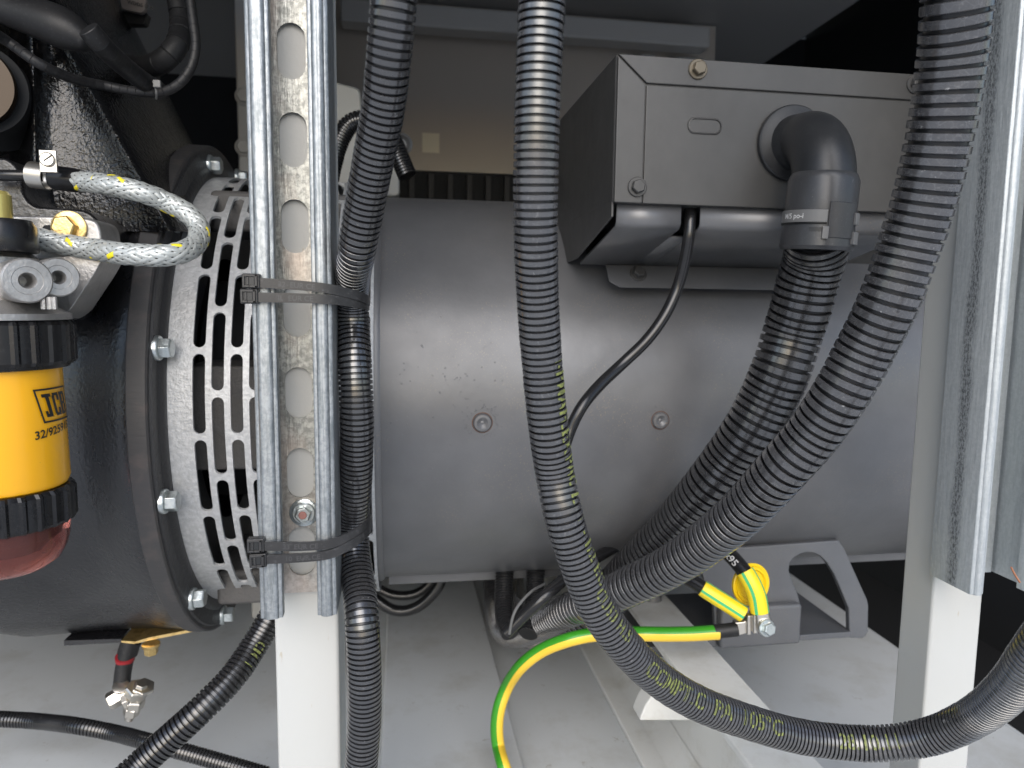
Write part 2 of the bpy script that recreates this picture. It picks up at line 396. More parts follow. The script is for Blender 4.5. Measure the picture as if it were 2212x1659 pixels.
struct(box('shade_header', -1.2, 1.05, .20, .235, .36, .72, M['white'], bev=0))  # unseen header added to keep light off the upper bay
# ================================================================== ALTERNATOR
YC, ZC, RD = .70, -.0805, .1795
XD0 = at(816, 800, YC-RD)[0]; XD1 = at(2010, 1240, .655)[0]+.03
alt = thing('alternator', 'big dark grey cylindrical alternator body filling the middle behind the hoses', 'alternator', (XD0, YC, ZC-RD))
def cyl_sheet(name, x0, x1, r, a0, a1, mt, parent, n=96, m=2, thick=.0015):
    """angle 0 = towards the open side (-Y), positive = up"""
    g = G(); v = []
    for i in range(m):
        for k in range(n+1):
            a = a0+(a1-a0)*k/n; v.append((x0+(x1-x0)*i/(m-1), YC-r*math.cos(a), ZC+r*math.sin(a)))
    f = [(i*(n+1)+k, i*(n+1)+k+1, (i+1)*(n+1)+k+1, (i+1)*(n+1)+k) for i in range(m-1) for k in range(n)]
    return g.add(v, f).mk(name, mt, parent, smooth=30, solid=thick)
xs = at(1262, 470, YC-RD+.06)[0]
def barrel():
    g = G(); v = []; n1 = 150; A0, A1, A2 = -100, 42, 150
    angs = [A0+(A1-A0)*k/96 for k in range(97)]+[A1+(A2-A1)*k/54 for k in range(1, 55)]
    X3 = [XD0, xs, XD1]
    for x in X3:
        for a in angs: v.append((x, YC-RD*math.cos(R_(a)), ZC+RD*math.sin(R_(a))))
    m_ = len(angs); f = []
    for i in range(2):
        for k in range(m_-1):
            if i == 1 and k >= 96: continue
            f.append((i*m_+k, i*m_+k+1, (i+1)*m_+k+1, (i+1)*m_+k))
    return g.add(v, f).mk('barrel', M['paint'], alt, smooth=30)
barrel()
lathe('stator_core', (XD0+.004, YC, ZC), (1, 0, 0), [(0, .05), (0, .172), (XD1-XD0-.012, .172), (XD1-XD0-.008, .05)], M['paint_box'], alt, 64)
lathe('end_ring', (XD0-.006, YC, ZC), (1, 0, 0), [(0, RD-.014), (0, RD+.0025), (.004, RD+.0035), (.0075, RD+.0022), (.0075, RD-.01)], M['paint'], alt, 96, cap=False)
lathe('end_ring', (XD1-.006, YC, ZC), (1, 0, 0), [(0, RD-.02), (0, RD+.003), (.006, RD+.003), (.012, RD-.005), (.012, .05)], M['paint'], alt, 96, cap=False)
# bottom seam strip
ys = .655; zt = at(1000, 1222, ys)[2]; zb = at(1000, 1256, ys)[2]
g = G(); prof = [(ys+.03, zt+.003), (ys-.012, zt+.0045), (ys-.003, zt-.001), (ys, zt-.004), (ys, zb), (ys+.06, zb-.004), (ys+.06, zt)]
g.prism([(0, a, b) for a, b in prof], (XD0+.004, 0, 0), (XD1-.02, 0, 0)); g.mk('bottom_strip', M['paint'], alt, bev=.001)
# rivet plugs with blistered paint
def on_drum(px, py, r=RD):
    d = ray(px, py); a = d[1]**2+d[2]**2; b_ = -2*(d[1]*YC+d[2]*ZC); c_ = YC**2+ZC**2-r*r
    t = (-b_-math.sqrt(b_*b_-4*a*c_))/(2*a); return d*t
for px, py, rr in ((1042, 913, .0072), (1426, 908, .0068)):
    p = on_drum(px, py); n = np.array([0, p[1]-YC, p[2]-ZC]); n /= np.linalg.norm(n)
    pl = lathe('plug', p, n, [(-.002, rr*1.02), (.0008, rr*1.0), (.0022, rr*.86), (.0024, rr*.6), (.0012, rr*.35), (.0006, rr*.2), (.0010, rr*.05)], M['paint'], alt, 28)
    u = np.array([1., 0, 0]); w = np.cross(n, u)
    lathe('rust_ring', p-n*.0001, n, [(.0001, rr*.98), (.0004, rr*1.05), (.0002, rr*1.10)], mat('rust', (.12, .065, .045), .8), pl, 28, cap=False)
    g = G()
    for k in range(150):
        a = random.uniform(0, 6.28); d = rr*(1.35+abs(random.gauss(0, .38))); s = rr*random.uniform(.025, .085)
        g.lathe(p+(u*math.cos(a)+w*math.sin(a))*d-n*(d*d*.5/RD*(math.sin(a)**2)), n, [(-.0003, s), (s*.35, s*.8), (s*.6, s*.3)], 6)
    o = g.mk('paint_blister', M['paint'], pl, smooth=60); o['kind'] = 'stuff'
g = G()   # sagging drips in the paint
for k in range(110):
    px, py = random.gauss(960, 95), random.gauss(830, 60)
    if px < 835: continue
    p = on_drum(px, py); n = np.array([0, p[1]-YC, p[2]-ZC]); n /= np.linalg.norm(n); s = random.uniform(.0002, .0009)
    g.lathe(p, n, [(-.0003, s), (s*.25, s*.75), (s*.38, s*.3)], 6)
g.mk('paint_run', M['paint'], alt, smooth=60)['kind'] = 'stuff'
# ---- terminal box
YB = .44
bx0 = at(1328, 300, YB)[0]; bx1 = at(1990, 300, YB)[0]; bz0 = at(1328, 437, YB)[2]; bz1 = at(1330, 112, YB)[2]
tb = G().box(bx0, bx1, YB+.0018, YB+.30, bz0, bz1).mk('terminal_box', M['paint_box'], alt, bev=.002, seg=3)
ax_, az_ = at(1396, 183, YB)[0], at(1396, 181, YB)[2]
e = .0005
g = G().prism([(bx0+.0008, YB, bz1-.0008), (bx1, YB, bz1-.0008), (bx1, YB, az_+e), (ax_+e, YB, az_+e), ], (0, 0, 0), (0, .003, 0)); g.mk('lid_flange', M['paint_box'], tb, bev=.0007)
g = G().prism([(bx0+.0008, YB, bz1-.0018), (ax_-e*.5, YB, az_-e*.5), (ax_-e*.5, YB, bz0), (bx0+.0008, YB, bz0)], (0, 0, 0), (0, .003, 0)); g.mk('lid_flange', M['paint_box'], tb, bev=.0007)
g = G().prism([(ax_+e, YB+.0007, az_-e*.6), (bx1, YB+.0007, az_-e*.6), (bx1, YB+.0007, bz0), (ax_+e, YB+.0007, bz0)], (0, 0, 0), (0, .003, 0)); g.mk('lid_panel', M['paint_box'], tb, bev=.0006)
for px, py, r in ((1507, 150, .0044), (1376, 404, .0044), (1976, 182, .0044)):
    hexhead('lid_bolt', at(px, py, YB), (0, -1, 0), r, .0050, M['paint_box'] if px != 1507 else mat('bronze painted bolt', (.13, .11, .08), .35, .4), tb, rot=.3, wr=1.4)
c = at(1523, 272, YB); pts = slot_panel(24, .0046, .0110)
g = G(); n = len(pts)
for s, o in ((1.14, .0007), (1.05, -.0003), (.93, -.0004), (.86, .0004)): g.v += [(c[0]+q*s if 0 else c[0]+q*(1+(s-1)*.4), YB+o, c[2]+p*s) for p, q in pts]
g.f = [(i*n+k, i*n+(k+1) % n, (i+1)*n+(k+1) % n, (i+1)*n+k) for i in range(3) for k in range(n)]+[tuple(range(3*n, 4*n))]
g.mk('knockout', M['paint_box'], tb, smooth=60)
# skirt below the box
sk = thing  # (parts stay under the alternator)
def zq(py, Y, px=1500): return at(px, py, Y)[2]
sx0 = at(1331.5, 460, .447)[0]; nx0 = at(1470, 470, .447)[0]; nx1 = at(1512, 470, .447)[0]
prof = [(.447, zq(437, .447)-.0005), (.447, zq(484, .447)), (.4495, zq(494, .447)), (.538, zq(574, .538))]
def skirt(x0, x1, name='skirt_plate', cutz=None):
    pr = prof if cutz is None else [(.4495+.0885*.2, prof[2][1]+(prof[3][1]-prof[2][1])*.2), prof[3]]
    v = [(x, y, z) for x in (x0, x1) for y, z in pr]; n = len(pr)
    return G().add(v, [(k, k+1, n+k+1, n+k) for k in range(n-1)]).mk(name, M['paint'], tb, solid=.0018, smooth=22)
skirt(sx0, nx0); skirt(nx1, bx1); skirt(nx0+.0002, nx1-.0002, cutz=1)
lx = bx0+.0006
# left side plate of the skirt
pp = [(.444, zq(438, .444)), (.444, zq(484, .447)), (.533, zq(572, .538)), (.572, zq(572, .538)-.002), (.74, .06), (.74, bz0-.001)]
G().prism([(0, a, b) for a, b in pp], (lx-.0004, 0, .0025), (lx+.0012, 0, .0025)).mk('skirt_side', M['paint_box'], tb, bev=.0005)
z1, z2 = zq(575, .538), zq(621, .530)
fx0 = at(1310, 590, .535)[0]
g = G().prism([(fx0, .538, z1), (bx1, .538, z1), (bx1, .5275, z2), (fx0+.008, .5275, z2), (fx0, .5292, z2+.0045)], (0, -.0022, -.0012), (0, .0002, 0)); g.mk('mounting_flange', M['paint'], tb, bev=.0004)
hexhead('flange_bolt', at(1378, 592, .532), (0, -.83, .5), .0046, .0052, M['paint_box'], tb, rot=.2, wr=1.45)
# ---- foot bracket
YF = .572
def P(lst, Y): return [at(a, b, Y) for a, b in lst]
ft = P([(1500, 1174), (1604, 1180), (1808, 1165), (1820, 1182), (1845, 1239), (1869, 1292), (1872, 1305), (1871, 1360), (1866, 1372), (1858, 1376), (1831, 1375), (1829, 1312), (1810, 1266), (1797, 1237), (1782, 1213),
        (1768, 1199), (1753, 1192), (1738, 1191), (1724, 1195), (1711, 1203), (1703, 1214), (1701, 1230), (1709, 1255), (1720, 1281), (1726, 1304), (1723, 1376), (1690, 1386), (1543, 1390), (1539, 1308), (1520, 1260)], YF)
G().prism(ft, (0, -.003, 0), (0, .003, 0)).mk('foot_bracket', M['paint_foot'], alt, bev=.0012)
fzt = at(1540, 1390, YF)[2]
box('foot_plate', at(1430, 1390, YF)[0], at(1834, 1380, YF)[0], YF-.004, YF+.10, fzt-.001, fzt+.0045, M['paint_foot'], alt)
box('foot_web', at(1540, 1340, YF)[0]+.002, at(1716, 1340, YF)[0], YF-.012, YF-.003, fzt, at(1600, 1300, YF)[2], M['paint_foot'], alt, bev=.003)
box('foot_bar', at(1396, 1390, YF)[0], at(1539, 1385, YF)[0]+.003, YF+.004, YF+.09, fzt-.012, fzt-.0015, M['paint'], alt)
G().lathe(at(1408, 1330, .64), (0, 0, 1), [(-.03, .013), (-.01, .012), (.028, .008)], 24).mk('foot_post', M['paint_foot'], alt, smooth=40)
c = at(1464, 1352, .635); lathe('mounting_dome', c, (0, 0, 1), [(-.012, .0135), (-.004, .0135), (-.001, .0130), (.003, .0100), (.006, .0055), (.0070, .001)], M['dome'], alt, 28)
c = atz(1622, 1262, .56)
plug = thing('yellow_plug', 'round yellow dished plug stuck in the grey bracket behind the earth sleeve', 'plug', c)
lathe('plug_disc', c, (.15, -1, .1), [(-.004, .0145), (.001, .0150), (.0025, .0142), (.0025, .0122), (.0008, .0112), (.0008, .001)], M['plug'], plug, 40)
lathe('plug_lip', c, (.15, -1, .1), [(-.002, .0162), (.0008, .0168), (.0014, .0160), (.0012, .0148)], M['plug'], plug, 40, cap=False)
# ---- perforated vent screen
XS0 = -.1575; RS = .1905; XS1 = XD0-.0065
g = G()
mapc = lambda x, a: (x, YC-RS*math.cos(a), ZC+RS*math.sin(a))
def ang(px, py, r=RS):
    p = on_drum(px, py, r); return math.atan2(p[2]-ZC, YC-p[1]), p[0]
colx = [ang(430, 850)[1], ang(472, 900)[1]]; dxc = colx[1]-colx[0]; hw = dxc*.33
br1 = [ang(432, py)[0] for py in (589, 758, 944)]; pa = (br1[0]-br1[2])/2
x = XS0; edge = colx[0]-dxc/2
# plain border band
v = []; N_ = 160
for xx in (XS0, edge):
    for k in range(N_+1): v.append(mapc(xx, -math.pi*.62+math.pi*1.24*k/N_))
g.add(v, [(k, k+1, N_+1+k+1, N_+1+k) for k in range(N_)])
ci = 0
while edge < XS1-dxc*.5:
    off = br1[1] + (pa*.5 if ci % 2 else 0); off += .0
    cells = []
    for j in range(-9, 9):
        y0 = off+j*pa; y1 = y0+pa
        if abs((y0+y1)/2) > 1.95: continue
        # subdivide cell in angle for curvature is covered by 24-gon ring
        cells.append((edge, edge+dxc, y0, y1, edge+dxc/2, hw/1.0, pa*.463))
    # cells in (x, angle): hole half-width must be scaled into angle for round ends
    for x0, x1, y0, y1, cx, h, hh in cells:
        cy = (y0+y1)/2; hr = h/RS; inner = []; outer = []
        K = 8
        top = [(cx+h*math.cos(t), cy+(hh-hr)+hr*math.sin(t)) for t in np.linspace(0, math.pi, K)]
        bot = [(cx+h*math.cos(t), cy-(hh-hr)+hr*math.sin(t)) for t in np.linspace(math.pi, 2*math.pi, K)]
        ls = [(cx-h, cy+(hh-hr)*(1-2*q/5)) for q in range(1, 5)]; rs = [(cx+h, cy-(hh-hr)*(1-2*q/5)) for q in range(1, 5)]
        inner = top+ls+bot+rs
        ot = [(x1 if i == 0 else x0 if i == K-1 else x1+(x0-x1)*i/(K-1), y1 if 0 < i < K-1 else cy+(hh-hr)) for i in range(K)]
        ot = [(x1+(x0-x1)*i/(K-1), y1) for i in range(K)]
        ob = [(x0+(x1-x0)*i/(K-1), y0) for i in range(K)]
        ols = [(x0, cy+(hh-hr)*(1-2*q/5)) for q in range(1, 5)]; ors = [(x1, cy-(hh-hr)*(1-2*q/5)) for q in range(1, 5)]
        outer = ot+ols+ob+ors; n = len(inner)
        g.add([mapc(*p) for p in inner]+[mapc(*p) for p in outer], [(k, (k+1) % n, n+(k+1) % n, n+k) for k in range(n)])
    edge += dxc; ci += 1
v = []
for xx in (edge, XS1):
    for k in range(N_+1): v.append(mapc(xx, -math.pi*.62+math.pi*1.24*k/N_))
if XS1 > edge: g.add(v, [(k, k+1, N_+1+k+1, N_+1+k) for k in range(N_)])
vs = g.mk('vent_screen', M['silver'], alt, smooth=30, solid=.0022)
q = vs.modifiers.new('e', 'EDGE_SPLIT'); q.split_angle = R_(40)
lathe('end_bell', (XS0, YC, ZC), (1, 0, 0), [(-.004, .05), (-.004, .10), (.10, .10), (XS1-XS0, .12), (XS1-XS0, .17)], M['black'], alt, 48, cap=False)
za, zb_ = at(470, 791, .545)[2], at(470, 1016, .545)[2]
box('bearing_lug', XS0+.002, XS1-.002, .545, .66, zb_, za, M['core'], alt, bev=.002)
box('bearing_lug', XS0+.01, XS1-.002, .60, .68, at(480, 500, .60)[2], at(480, 410, .60)[2], M['core'], alt, bev=.004)
box('bearing_lug', XS0+.01, XS1-.002, .58, .68, at(480, 1310, .58)[2], at(480, 1235, .58)[2], M['core'], alt, bev=.004)
# ================================================================== ENGINE
XF0 = -.1745; RF = .2176; XF1 = atz(315, 853, 1.)[0]
d = ray(315, 853); XF1 = (d*((YC-RF)/d[1]))[0]
eng = thing('diesel_engine', 'black glossy engine flywheel housing with bolted round flange on the left', 'engine', (-.25, YC, ZC-RF))
g = G(); NA = 120
PRX = [(XF0+.001, .2165), (XF0-.003, .2155), (XF0-.008, .2125), (XF0-.018, .206), (XF0-.032, .193), (XF0-.046, .185), (XF0-.062, .182), (XF0-.080, .184), (-.275, .193), (-.305, .204), (-.35, .209), (-.42, .205), (-.5, .2)]
v = []
for x, r in PRX:
    for k in range(NA):
        a = 2*math.pi*k/NA; low = max(0., -math.sin(a))**1.5
        rr = r+(RF-.002-r)*low
        if x < -.30: rr -= low*(abs(x+.30))**1.6*1.3
        v.append((x, YC-rr*math.cos(a), ZC+rr*math.sin(a)))
g.add(v, [(i*NA+k, i*NA+(k+1) % NA, (i+1)*NA+(k+1) % NA, (i+1)*NA+k) for i in range(len(PRX)-1) for k in range(NA)])
g.mk('flywheel_housing', M['housing'], eng, smooth=60)
lathe('flange_rim', (XF0, YC, ZC), (1, 0, 0), [(0, .19), (0, RF-.001), (.001, RF), (XF1-XF0-.001, RF), (XF1-XF0, RF-.0012), (XF1-XF0, .188)], M['rim'], eng, 128, cap=False)
lathe('flange_face', (XF1, YC, ZC), (1, 0, 0), [(-.001, RF-.0035), (.0015, RF-.005), (.0015, RS+.010), (.004, RS+.007), (.0045, RS+.0015), (.003, RS-.003), (.003, .12)], M['flange'], eng, 128, cap=False)
for px, py in ((452, 357), (512, 384), (378, 479), (338, 752), (352, 1083), (414, 1293), (480, 1328)):
    p = atx(px, py, XF1+.0015); v_ = np.array([p[1]-YC, p[2]-ZC]); rr = np.linalg.norm(v_)
    hexhead('flange_bolt', (XF1+.0012, p[1], p[2]), (1, -.02, 0), .0072, .0105, M['zinc'], eng, rot=random.uniform(0, 1), wr=1.2)
# upper flank of the housing
def grid(rows): 
    g = G(); n = len(rows[0]); g.v = [tuple(p) for r in rows for p in r]
    g.f = [(i*n+k, i*n+k+1, (i+1)*n+k+1, (i+1)*n+k) for i in range(len(rows)-1) for k in range(n-1)]; return g
rows = []
for t in np.linspace(0, 1, 15):
    y = -60+t*560
    A0 = at(20, y, .60); A = at(52+t*14, y, .525-.0*t); A2 = at(66+t*14, y, .519); A3 = at(84+t*12, y, .530)
    bx = 130+t*150 if t < .8 else 250+(t-.8)*300
    bx = 95+max(0, (y-20))*.56; yB = .512+.02*(1-t)
    Bp = at(bx-26, y, yB+.012); B1 = at(bx+4, y, yB); B2 = at(bx+26, y, yB+.010)
    cx = 255+max(0, y)*.50; C1 = at(max(cx, bx+40), y, .66); C2 = at(max(cx, bx+40)+6, y, .80)
    rows.append([A0, A, A2, A3, Bp, B1, B2, C1, C2])
o = grid(rows).mk('housing_flank', M['cast'], eng, smooth=80)
q = o.modifiers.new('sub', 'SUBSURF'); q.levels = 2; q.render_levels = 2
# flank lower edge lip
box('engine_block', -.62, -.33, .56, .98, -.2, .38, M['cast'], eng, bev=.01)
c = at(-72, 180, .50); lathe('pulley', c, (.25, -1, 0), [(0, .001), (0, .0245), (-.003, .0255), (-.006, .0245), (-.03, .0240)], M['bronze'], eng, 64)
lathe('pulley_seat', c+np.array([0, .01, 0]), (.25, -1, 0), [(0, .028), (-.02, .029), (-.05, .029)], M['black'], eng, 64)
# sump plate, brass gasket, drain
gx = [(430, 1362), (320, 1384), (290, 1391), (262, 1388), (262, 1384), (292, 1386), (322, 1377), (428, 1357)]
G().prism(P(gx, .60), (0, 0, 0), (0, .06, 0)).mk('brass_gasket', M['brass'], eng)
hexhead('sump_bolt', at(326, 1391, .60), (0, 0, -1), .0055, .009, M['brass'], eng)
G().prism(P([(138, 1384), (262, 1380), (262, 1388), (138, 1395)], .61), (0, 0, 0), (0, .02, 0)).mk('sump_lip', M['housing'], eng)
# recessed gasket and seat behind the filter bracket (part of engine)
def pix_prism(name, pts, Y, t, mt, parent, **k): return G().prism(P(pts, Y), (0, 0, 0), (0, t, 0)).mk(name, mt, parent, **k)
def rnd(pts, r=10, n=5):
    out = []; m = len(pts)
    for i in range(m):
        a, b_, c_ = (np.array(pts[j % m], float) for j in (i-1, i, i+1))
        da = (a-b_)/np.linalg.norm(a-b_); dc = (c_-b_)/np.linalg.norm(c_-b_)
        rr = min(r, .45*np.linalg.norm(a-b_), .45*np.linalg.norm(c_-b_)); p0, p1 = b_+da*rr, b_+dc*rr
        for t in np.linspace(0, 1, n): out.append(tuple((1-t)**2*p0+2*t*(1-t)*b_+t*t*p1))
    return out
pix_prism('filter_seat', rnd([(-80, 350), (14, 338), (46, 372), (50, 420), (72, 446), (190, 452), (230, 498), (214, 570), (150, 690), (60, 700), (-80, 700)], 26, 7), .487, .06, M['housing'], eng, bev=.002)
# ================================================================== FUEL FILTER
FD = .386; fxc = -8
def fz(py, px=125): return atz(px, py, FD)[2]
fc = atz(fxc, 945, FD); FR = .0335
ff = thing('fuel_filter', 'yellow canister fuel filter with black ribbed collars and a red clear bowl', 'fuel filter', (fc[0], fc[1], fz(1265)))
C0 = (fc[0], fc[1], 0)
zs = lambda y: fz(y)
lathe('can', C0, (0, 0, 1), [(zs(1085), .020), (zs(1064), FR-.006), (zs(1052), FR-.0012), (zs(1040), FR), (zs(780), FR-.0012)], M['yellow'], ff, 64)
def ribbed(name, z0, z1, r, nrib, mt, depth=.0012, taper=0.):
    n = nrib*6; v = []; lv = [(z0, .965), (z0+.0018, 1.), (z1-.0022, 1.), (z1, .95), (z1, .6)]
    for z, s in lv:
        for k in range(n):
            a = 2*math.pi*k/n; rib = [0, 0, 0, 1, 1, 0][k % 6]
            rr = r*s+(depth*rib if s > .9 else 0)-(depth*.2 if (k % 6) == 5 else 0); v.append((fc[0]+rr*math.cos(a), fc[1]+rr*math.sin(a), z))
    f = [(i*n+k, i*n+(k+1) % n, (i+1)*n+(k+1) % n, (i+1)*n+k) for i in range(len(lv)-1) for k in range(n)]+[tuple(range(n))[::-1]]
    return G().add(v, f).mk(name, mt, ff, smooth=28)
ribbed('upper_collar', zs(785), zs(692), .0388, 26, M['capblack'])
lathe('collar_ring', C0, (0, 0, 1), [(zs(795), .0335), (zs(793), .0360), (zs(783), .0372)], M['capblack'], ff, 64)
ribbed('lower_collar', zs(1136), zs(1056), .0348, 26, M['capblack'])
lathe('bowl', C0, (0, 0, 1), [(zs(1130), .0322), (zs(1168), .0320), (zs(1196), .0304), (zs(1222), .0270), (zs(1240), .0205), (zs(1252), .011), (zs(1255), .001)], M['bowl'], ff, 48)
lathe('bowl_core', C0, (0, 0, 1), [(zs(1130), .022), (zs(1170), .020), (zs(1195), .012)], M['rubber'], ff, 32)
# logo and number printed on the can
def onC(u, h): # u arc length from angle th0, h height
    a = th0+u/FR; return (fc[0]+(FR+.00012)*math.sin(a), fc[1]-(FR+.00012)*math.cos(a), h)
vdir = math.atan2(fc[0], fc[1])
def can_pt(px, py):
    """angle and height of the can surface seen at a pixel"""
    d = ray(px, py); a = d[0]**2+d[1]**2; b_ = -2*(d[0]*fc[0]+d[1]*fc[1]); c_ = fc[0]**2+fc[1]**2-FR**2
    D = b_*b_-4*a*c_; t = (-b_-math.sqrt(max(D, 0)))/(2*a); p = d*t
    return math.atan2(p[0]-fc[0], -(p[1]-fc[1])), p[2]
th0, h0 = can_pt(70, 842); _, h1 = can_pt(88, 916); HL = h0-h1
shear = lambda u, t: (u+(1-t)*.0052*1.0, h1+t*HL)
def quads_to_bm(polys):
    bm = bmesh.new()
    for p in polys: bm.faces.new([bm.verts.new((x, y, 0)) for x, y in p])
    return bm
WL = .0235
def fr_poly(x0, x1, y0, y1, w):
    # frame as four bars (in unit box)
    return [[(x0, y0), (x1, y0), (x1, y0+w), (x0, y0+w)], [(x0, y1-w), (x1, y1-w), (x1, y1), (x0, y1)],
            [(x0, y0+w), (x0+w*.8, y0+w), (x0+w*.8, y1-w), (x0, y1-w)], [(x1-w*.8, y0+w), (x1, y0+w), (x1, y1-w), (x1-w*.8, y1-w)]]
def rects(l, ox, w): return [[(ox+a*w, c), (ox+b_*w, c), (ox+b_*w, d), (ox+a*w, d)] for a, b_, c, d in l]
ly0, ly1 = .16, .84; H_ = lambda t: ly0+(ly1-ly0)*t
J = [(0.05, 1., H_(.86), H_(1)), (.38, .76, H_(.14), H_(.86)), (.0, .76, H_(0), H_(.14)), (0, .26, H_(.14), H_(.27))]
Cc = [(0, .36, H_(.1), H_(.9)), (.1, .95, H_(.88), H_(1)), (.1, .95, H_(0), H_(.12)), (.66, 1., H_(.66), H_(.9)), (.66, 1., H_(.1), H_(.34))]
Bb = [(0.05, .4, H_(.12), H_(.88)), (0, .9, H_(.88), H_(1)), (0, .9, H_(0), H_(.12)), (.4, .85, H_(.45), H_(.57)), (.66, 1., H_(.57), H_(.9)), (.66, 1., H_(.1), H_(.45))]
polys = fr_poly(0, 1, 0, 1, .055)+rects(J, .13, .25)+rects(Cc, .41, .22)+rects(Bb, .66, .24)
bm = quads_to_bm(polys); cut(bm, 0, np.arange(.05, 1, .05))
def lg(x, y): u, h = shear(x*WL, y); return onC(u, h)
wrap(bm, lg, 'logo_print', M['ink'], ff)
th0b, hb0 = can_pt(75, 951); th0 = th0b; hnum = hb0
bm = text_geo('32/925915', .0062); cut(bm, 0, np.arange(.001, .05, .0015))
wrap(bm, lambda x, y: onC(x, hnum+y+x*.10), 'number_print', M['ink'], ff)
# cast head
fh = thing('filter_head', 'cast aluminium filter head with two round ports above the yellow canister', 'filter head', (fc[0], fc[1], zs(690)))
lathe('head_plate', C0, (0, 0, 1), [(zs(691), .034), (zs(690), .0385), (zs(677), .0385), (zs(671), .0350), (zs(650), .026)], M['alu'], fh, 64)
axd = np.array([.60, -.80, 0.]); axd /= np.linalg.norm(axd)
def boss(px, py, z, r, L, ax=axd):
    c = atz(px, py, z)
    o = lathe('port', c-ax*L, ax, [(0, r*.95), (L-.001, r), (L, r*.93), (L, r*.62), (L-.0004, r*.60), (L-.0004, r*.36), (L-.002, r*.28), (L-.016, r*.25), (L-.016, .0005)], M['alu'], fh, 40)
    return o
boss(60, 606, .352, .0112, .06); boss(127, 599, .366, .0100, .05)
lathe('head_body', (fc[0], fc[1]+.006, 0), (0, 0, 1), [(zs(672), .028), (zs(640), .024), (zs(560), .022), (zs(545), .018)], M['alu'], fh, 32)
g = G()
for px in (95, 108, 118): g.lathe(atz(px, 668, .36), (0, 0, 1), [(0, .0014), (.006, .0014), (.0065, .0005)], 8)
g.mk('lock_tab', M['alu'], fh, smooth=40)
pix_prism('head_rib', rnd([(60, 560), (230, 545), (205, 590), (150, 672), (125, 690), (60, 690)], 10), .440, .03, M['alu'], fh, bev=.002)
pix_prism('mount_plate', rnd([(-30, 464), (150, 466), (212, 474), (222, 520), (214, 560), (180, 600), (60, 600), (-30, 560)], 24, 6), .446, .03, M['alu'], fh, bev=.002)
pix_prism('slot_recess', rnd([(92, 486), (140, 486), (140, 502), (92, 502)], 8), .4448, .002, M['black'], fh)
c = at(150, 492, .4455); lathe('brass_washer', c, (0, -1, 0), [(0, .0094), (.0012, .0094), (.0016, .0086), (.0016, .003)], M['brass'], fh, 40)
hexhead('mount_bolt', c+np.array([-.001, -.0014, 0]), (0, -1, 0), .0066, .0055, M['brass'], fh, washer=False, rot=.15)
cp = atz(5, 505, .372); lathe('valve_cap', (cp[0], cp[1], 0), (0, 0, 1), [(atz(68, 545, .372)[2], .0158), (atz(68, 540, .372)[2], .0163), (atz(68, 490, .372)[2], .0155), (atz(68, 476, .372)[2], .0135), (atz(68, 474, .372)[2], .004)], M['capblack'], fh, 36)
lathe('bleed_tube', (atz(5, 450, .385)[0], cp[1]+.012, 0), (0, 0, 1), [(atz(0, 476, .385)[2], .0066), (atz(0, 424, .385)[2], .0064), (atz(0, 416, .385)[2], .0048)], mat('amber nozzle', (.45, .38, .12), .15, .4), fh, 24)
# ================================================================== BRAIDED HOSE
OD = .0125
hp = Path(from_w([(150, 388, 45), (165, 390, 45), (233, 399, 46), (300, 414, 46), (362, 437, 45), (408, 463, 45), (431, 492, 45), (425, 524, 46), (392, 546, 48), (333, 552, 49), (265, 548, 49), (200, 538, 48), (130, 526, 48), (80, 515, 48), (40, 507, 47)], OD), .0006)
bh = thing('braided_hose', 'grey metal braided fuel hose with yellow tracer looping back to the filter head', 'hose', hp.P[0])
tube('hose_core', hp, OD/2-.0007, M['braid_core'], bh, 20)
K = 11; lead = OD*math.pi/K*2*1.0  # crossings spacing along the hose
slope = 2*math.pi/(K*lead)*1.15
Vg, Fg, Vy, Fy = [], [], [], []
q = np.arange(0, hp.L, .0004); PP, TT, NN, BB = hp.fr(q)
for sgn in (1, -1):
    for k in range(K):
        th = 2*math.pi*k/K+sgn*slope*q
        # over/under: phase relative to the crossing family
        ph = (q*slope*K/math.pi)*1.0 + (k if sgn > 0 else k)*1.0
        und = np.cos(math.pi*(ph/2.+(0 if sgn > 0 else .5)*2))*.00028
        und = np.cos(math.pi*(ph/2)+(0 if sgn > 0 else math.pi))*.00030
        r = OD/2-.00035+und
        hwid = math.pi/K*.83
        ys = (k == 3)
        V = Vg; Fc = Fg; base = len(V)
        cols = []
        for off, dr in ((-hwid, -.00018), (-hwid*.45, .00006), (0, .0001), (hwid*.45, .00006), (hwid, -.00018)):
            a = th+off; rr = r+dr
            cols.append(PP+(NN*np.cos(a)[:, None]+BB*np.sin(a)[:, None])*rr[:, None])
        C_ = np.stack(cols, 1).reshape(-1, 3); V += C_.tolist(); n = len(q)
        if ys:   # short yellow flecks where this strand lies on top
            up_ = (und > .00012) & (np.sin(q*2*math.pi/.021+sgn) > -.2); b2 = len(Vy); Vy += (C_+np.repeat((NN*np.cos(th)[:, None]+BB*np.sin(th)[:, None])*.00012, 5, 0)).tolist()
            Fy += [(b2+i*5+j, b2+i*5+j+1, b2+i*5+j+6, b2+i*5+j+5) for i in range(n-1) if up_[i] for j in range(4)]
        Fc += [(base+i*5+j, base+i*5+j+1, base+i*5+j+6, base+i*5+j+5) for i in range(n-1) for j in range(4)]
fast('braid_strands', Vg, Fg, M['strand'], bh, 60)['kind'] = 'stuff'
fast('tracer_strand', Vy, Fy, M['strand_y'], bh, 60)
c0, T0 = hp.P[0], -hp.T[0]
lathe('ferrule', c0-T0*.008, T0, [(0, .0058), (0, .0067), (.0035, .0069), (.0045, .0071), (.016, .0072), (.018, .0066), (.018, .003)], M['capblack'], bh, 32)
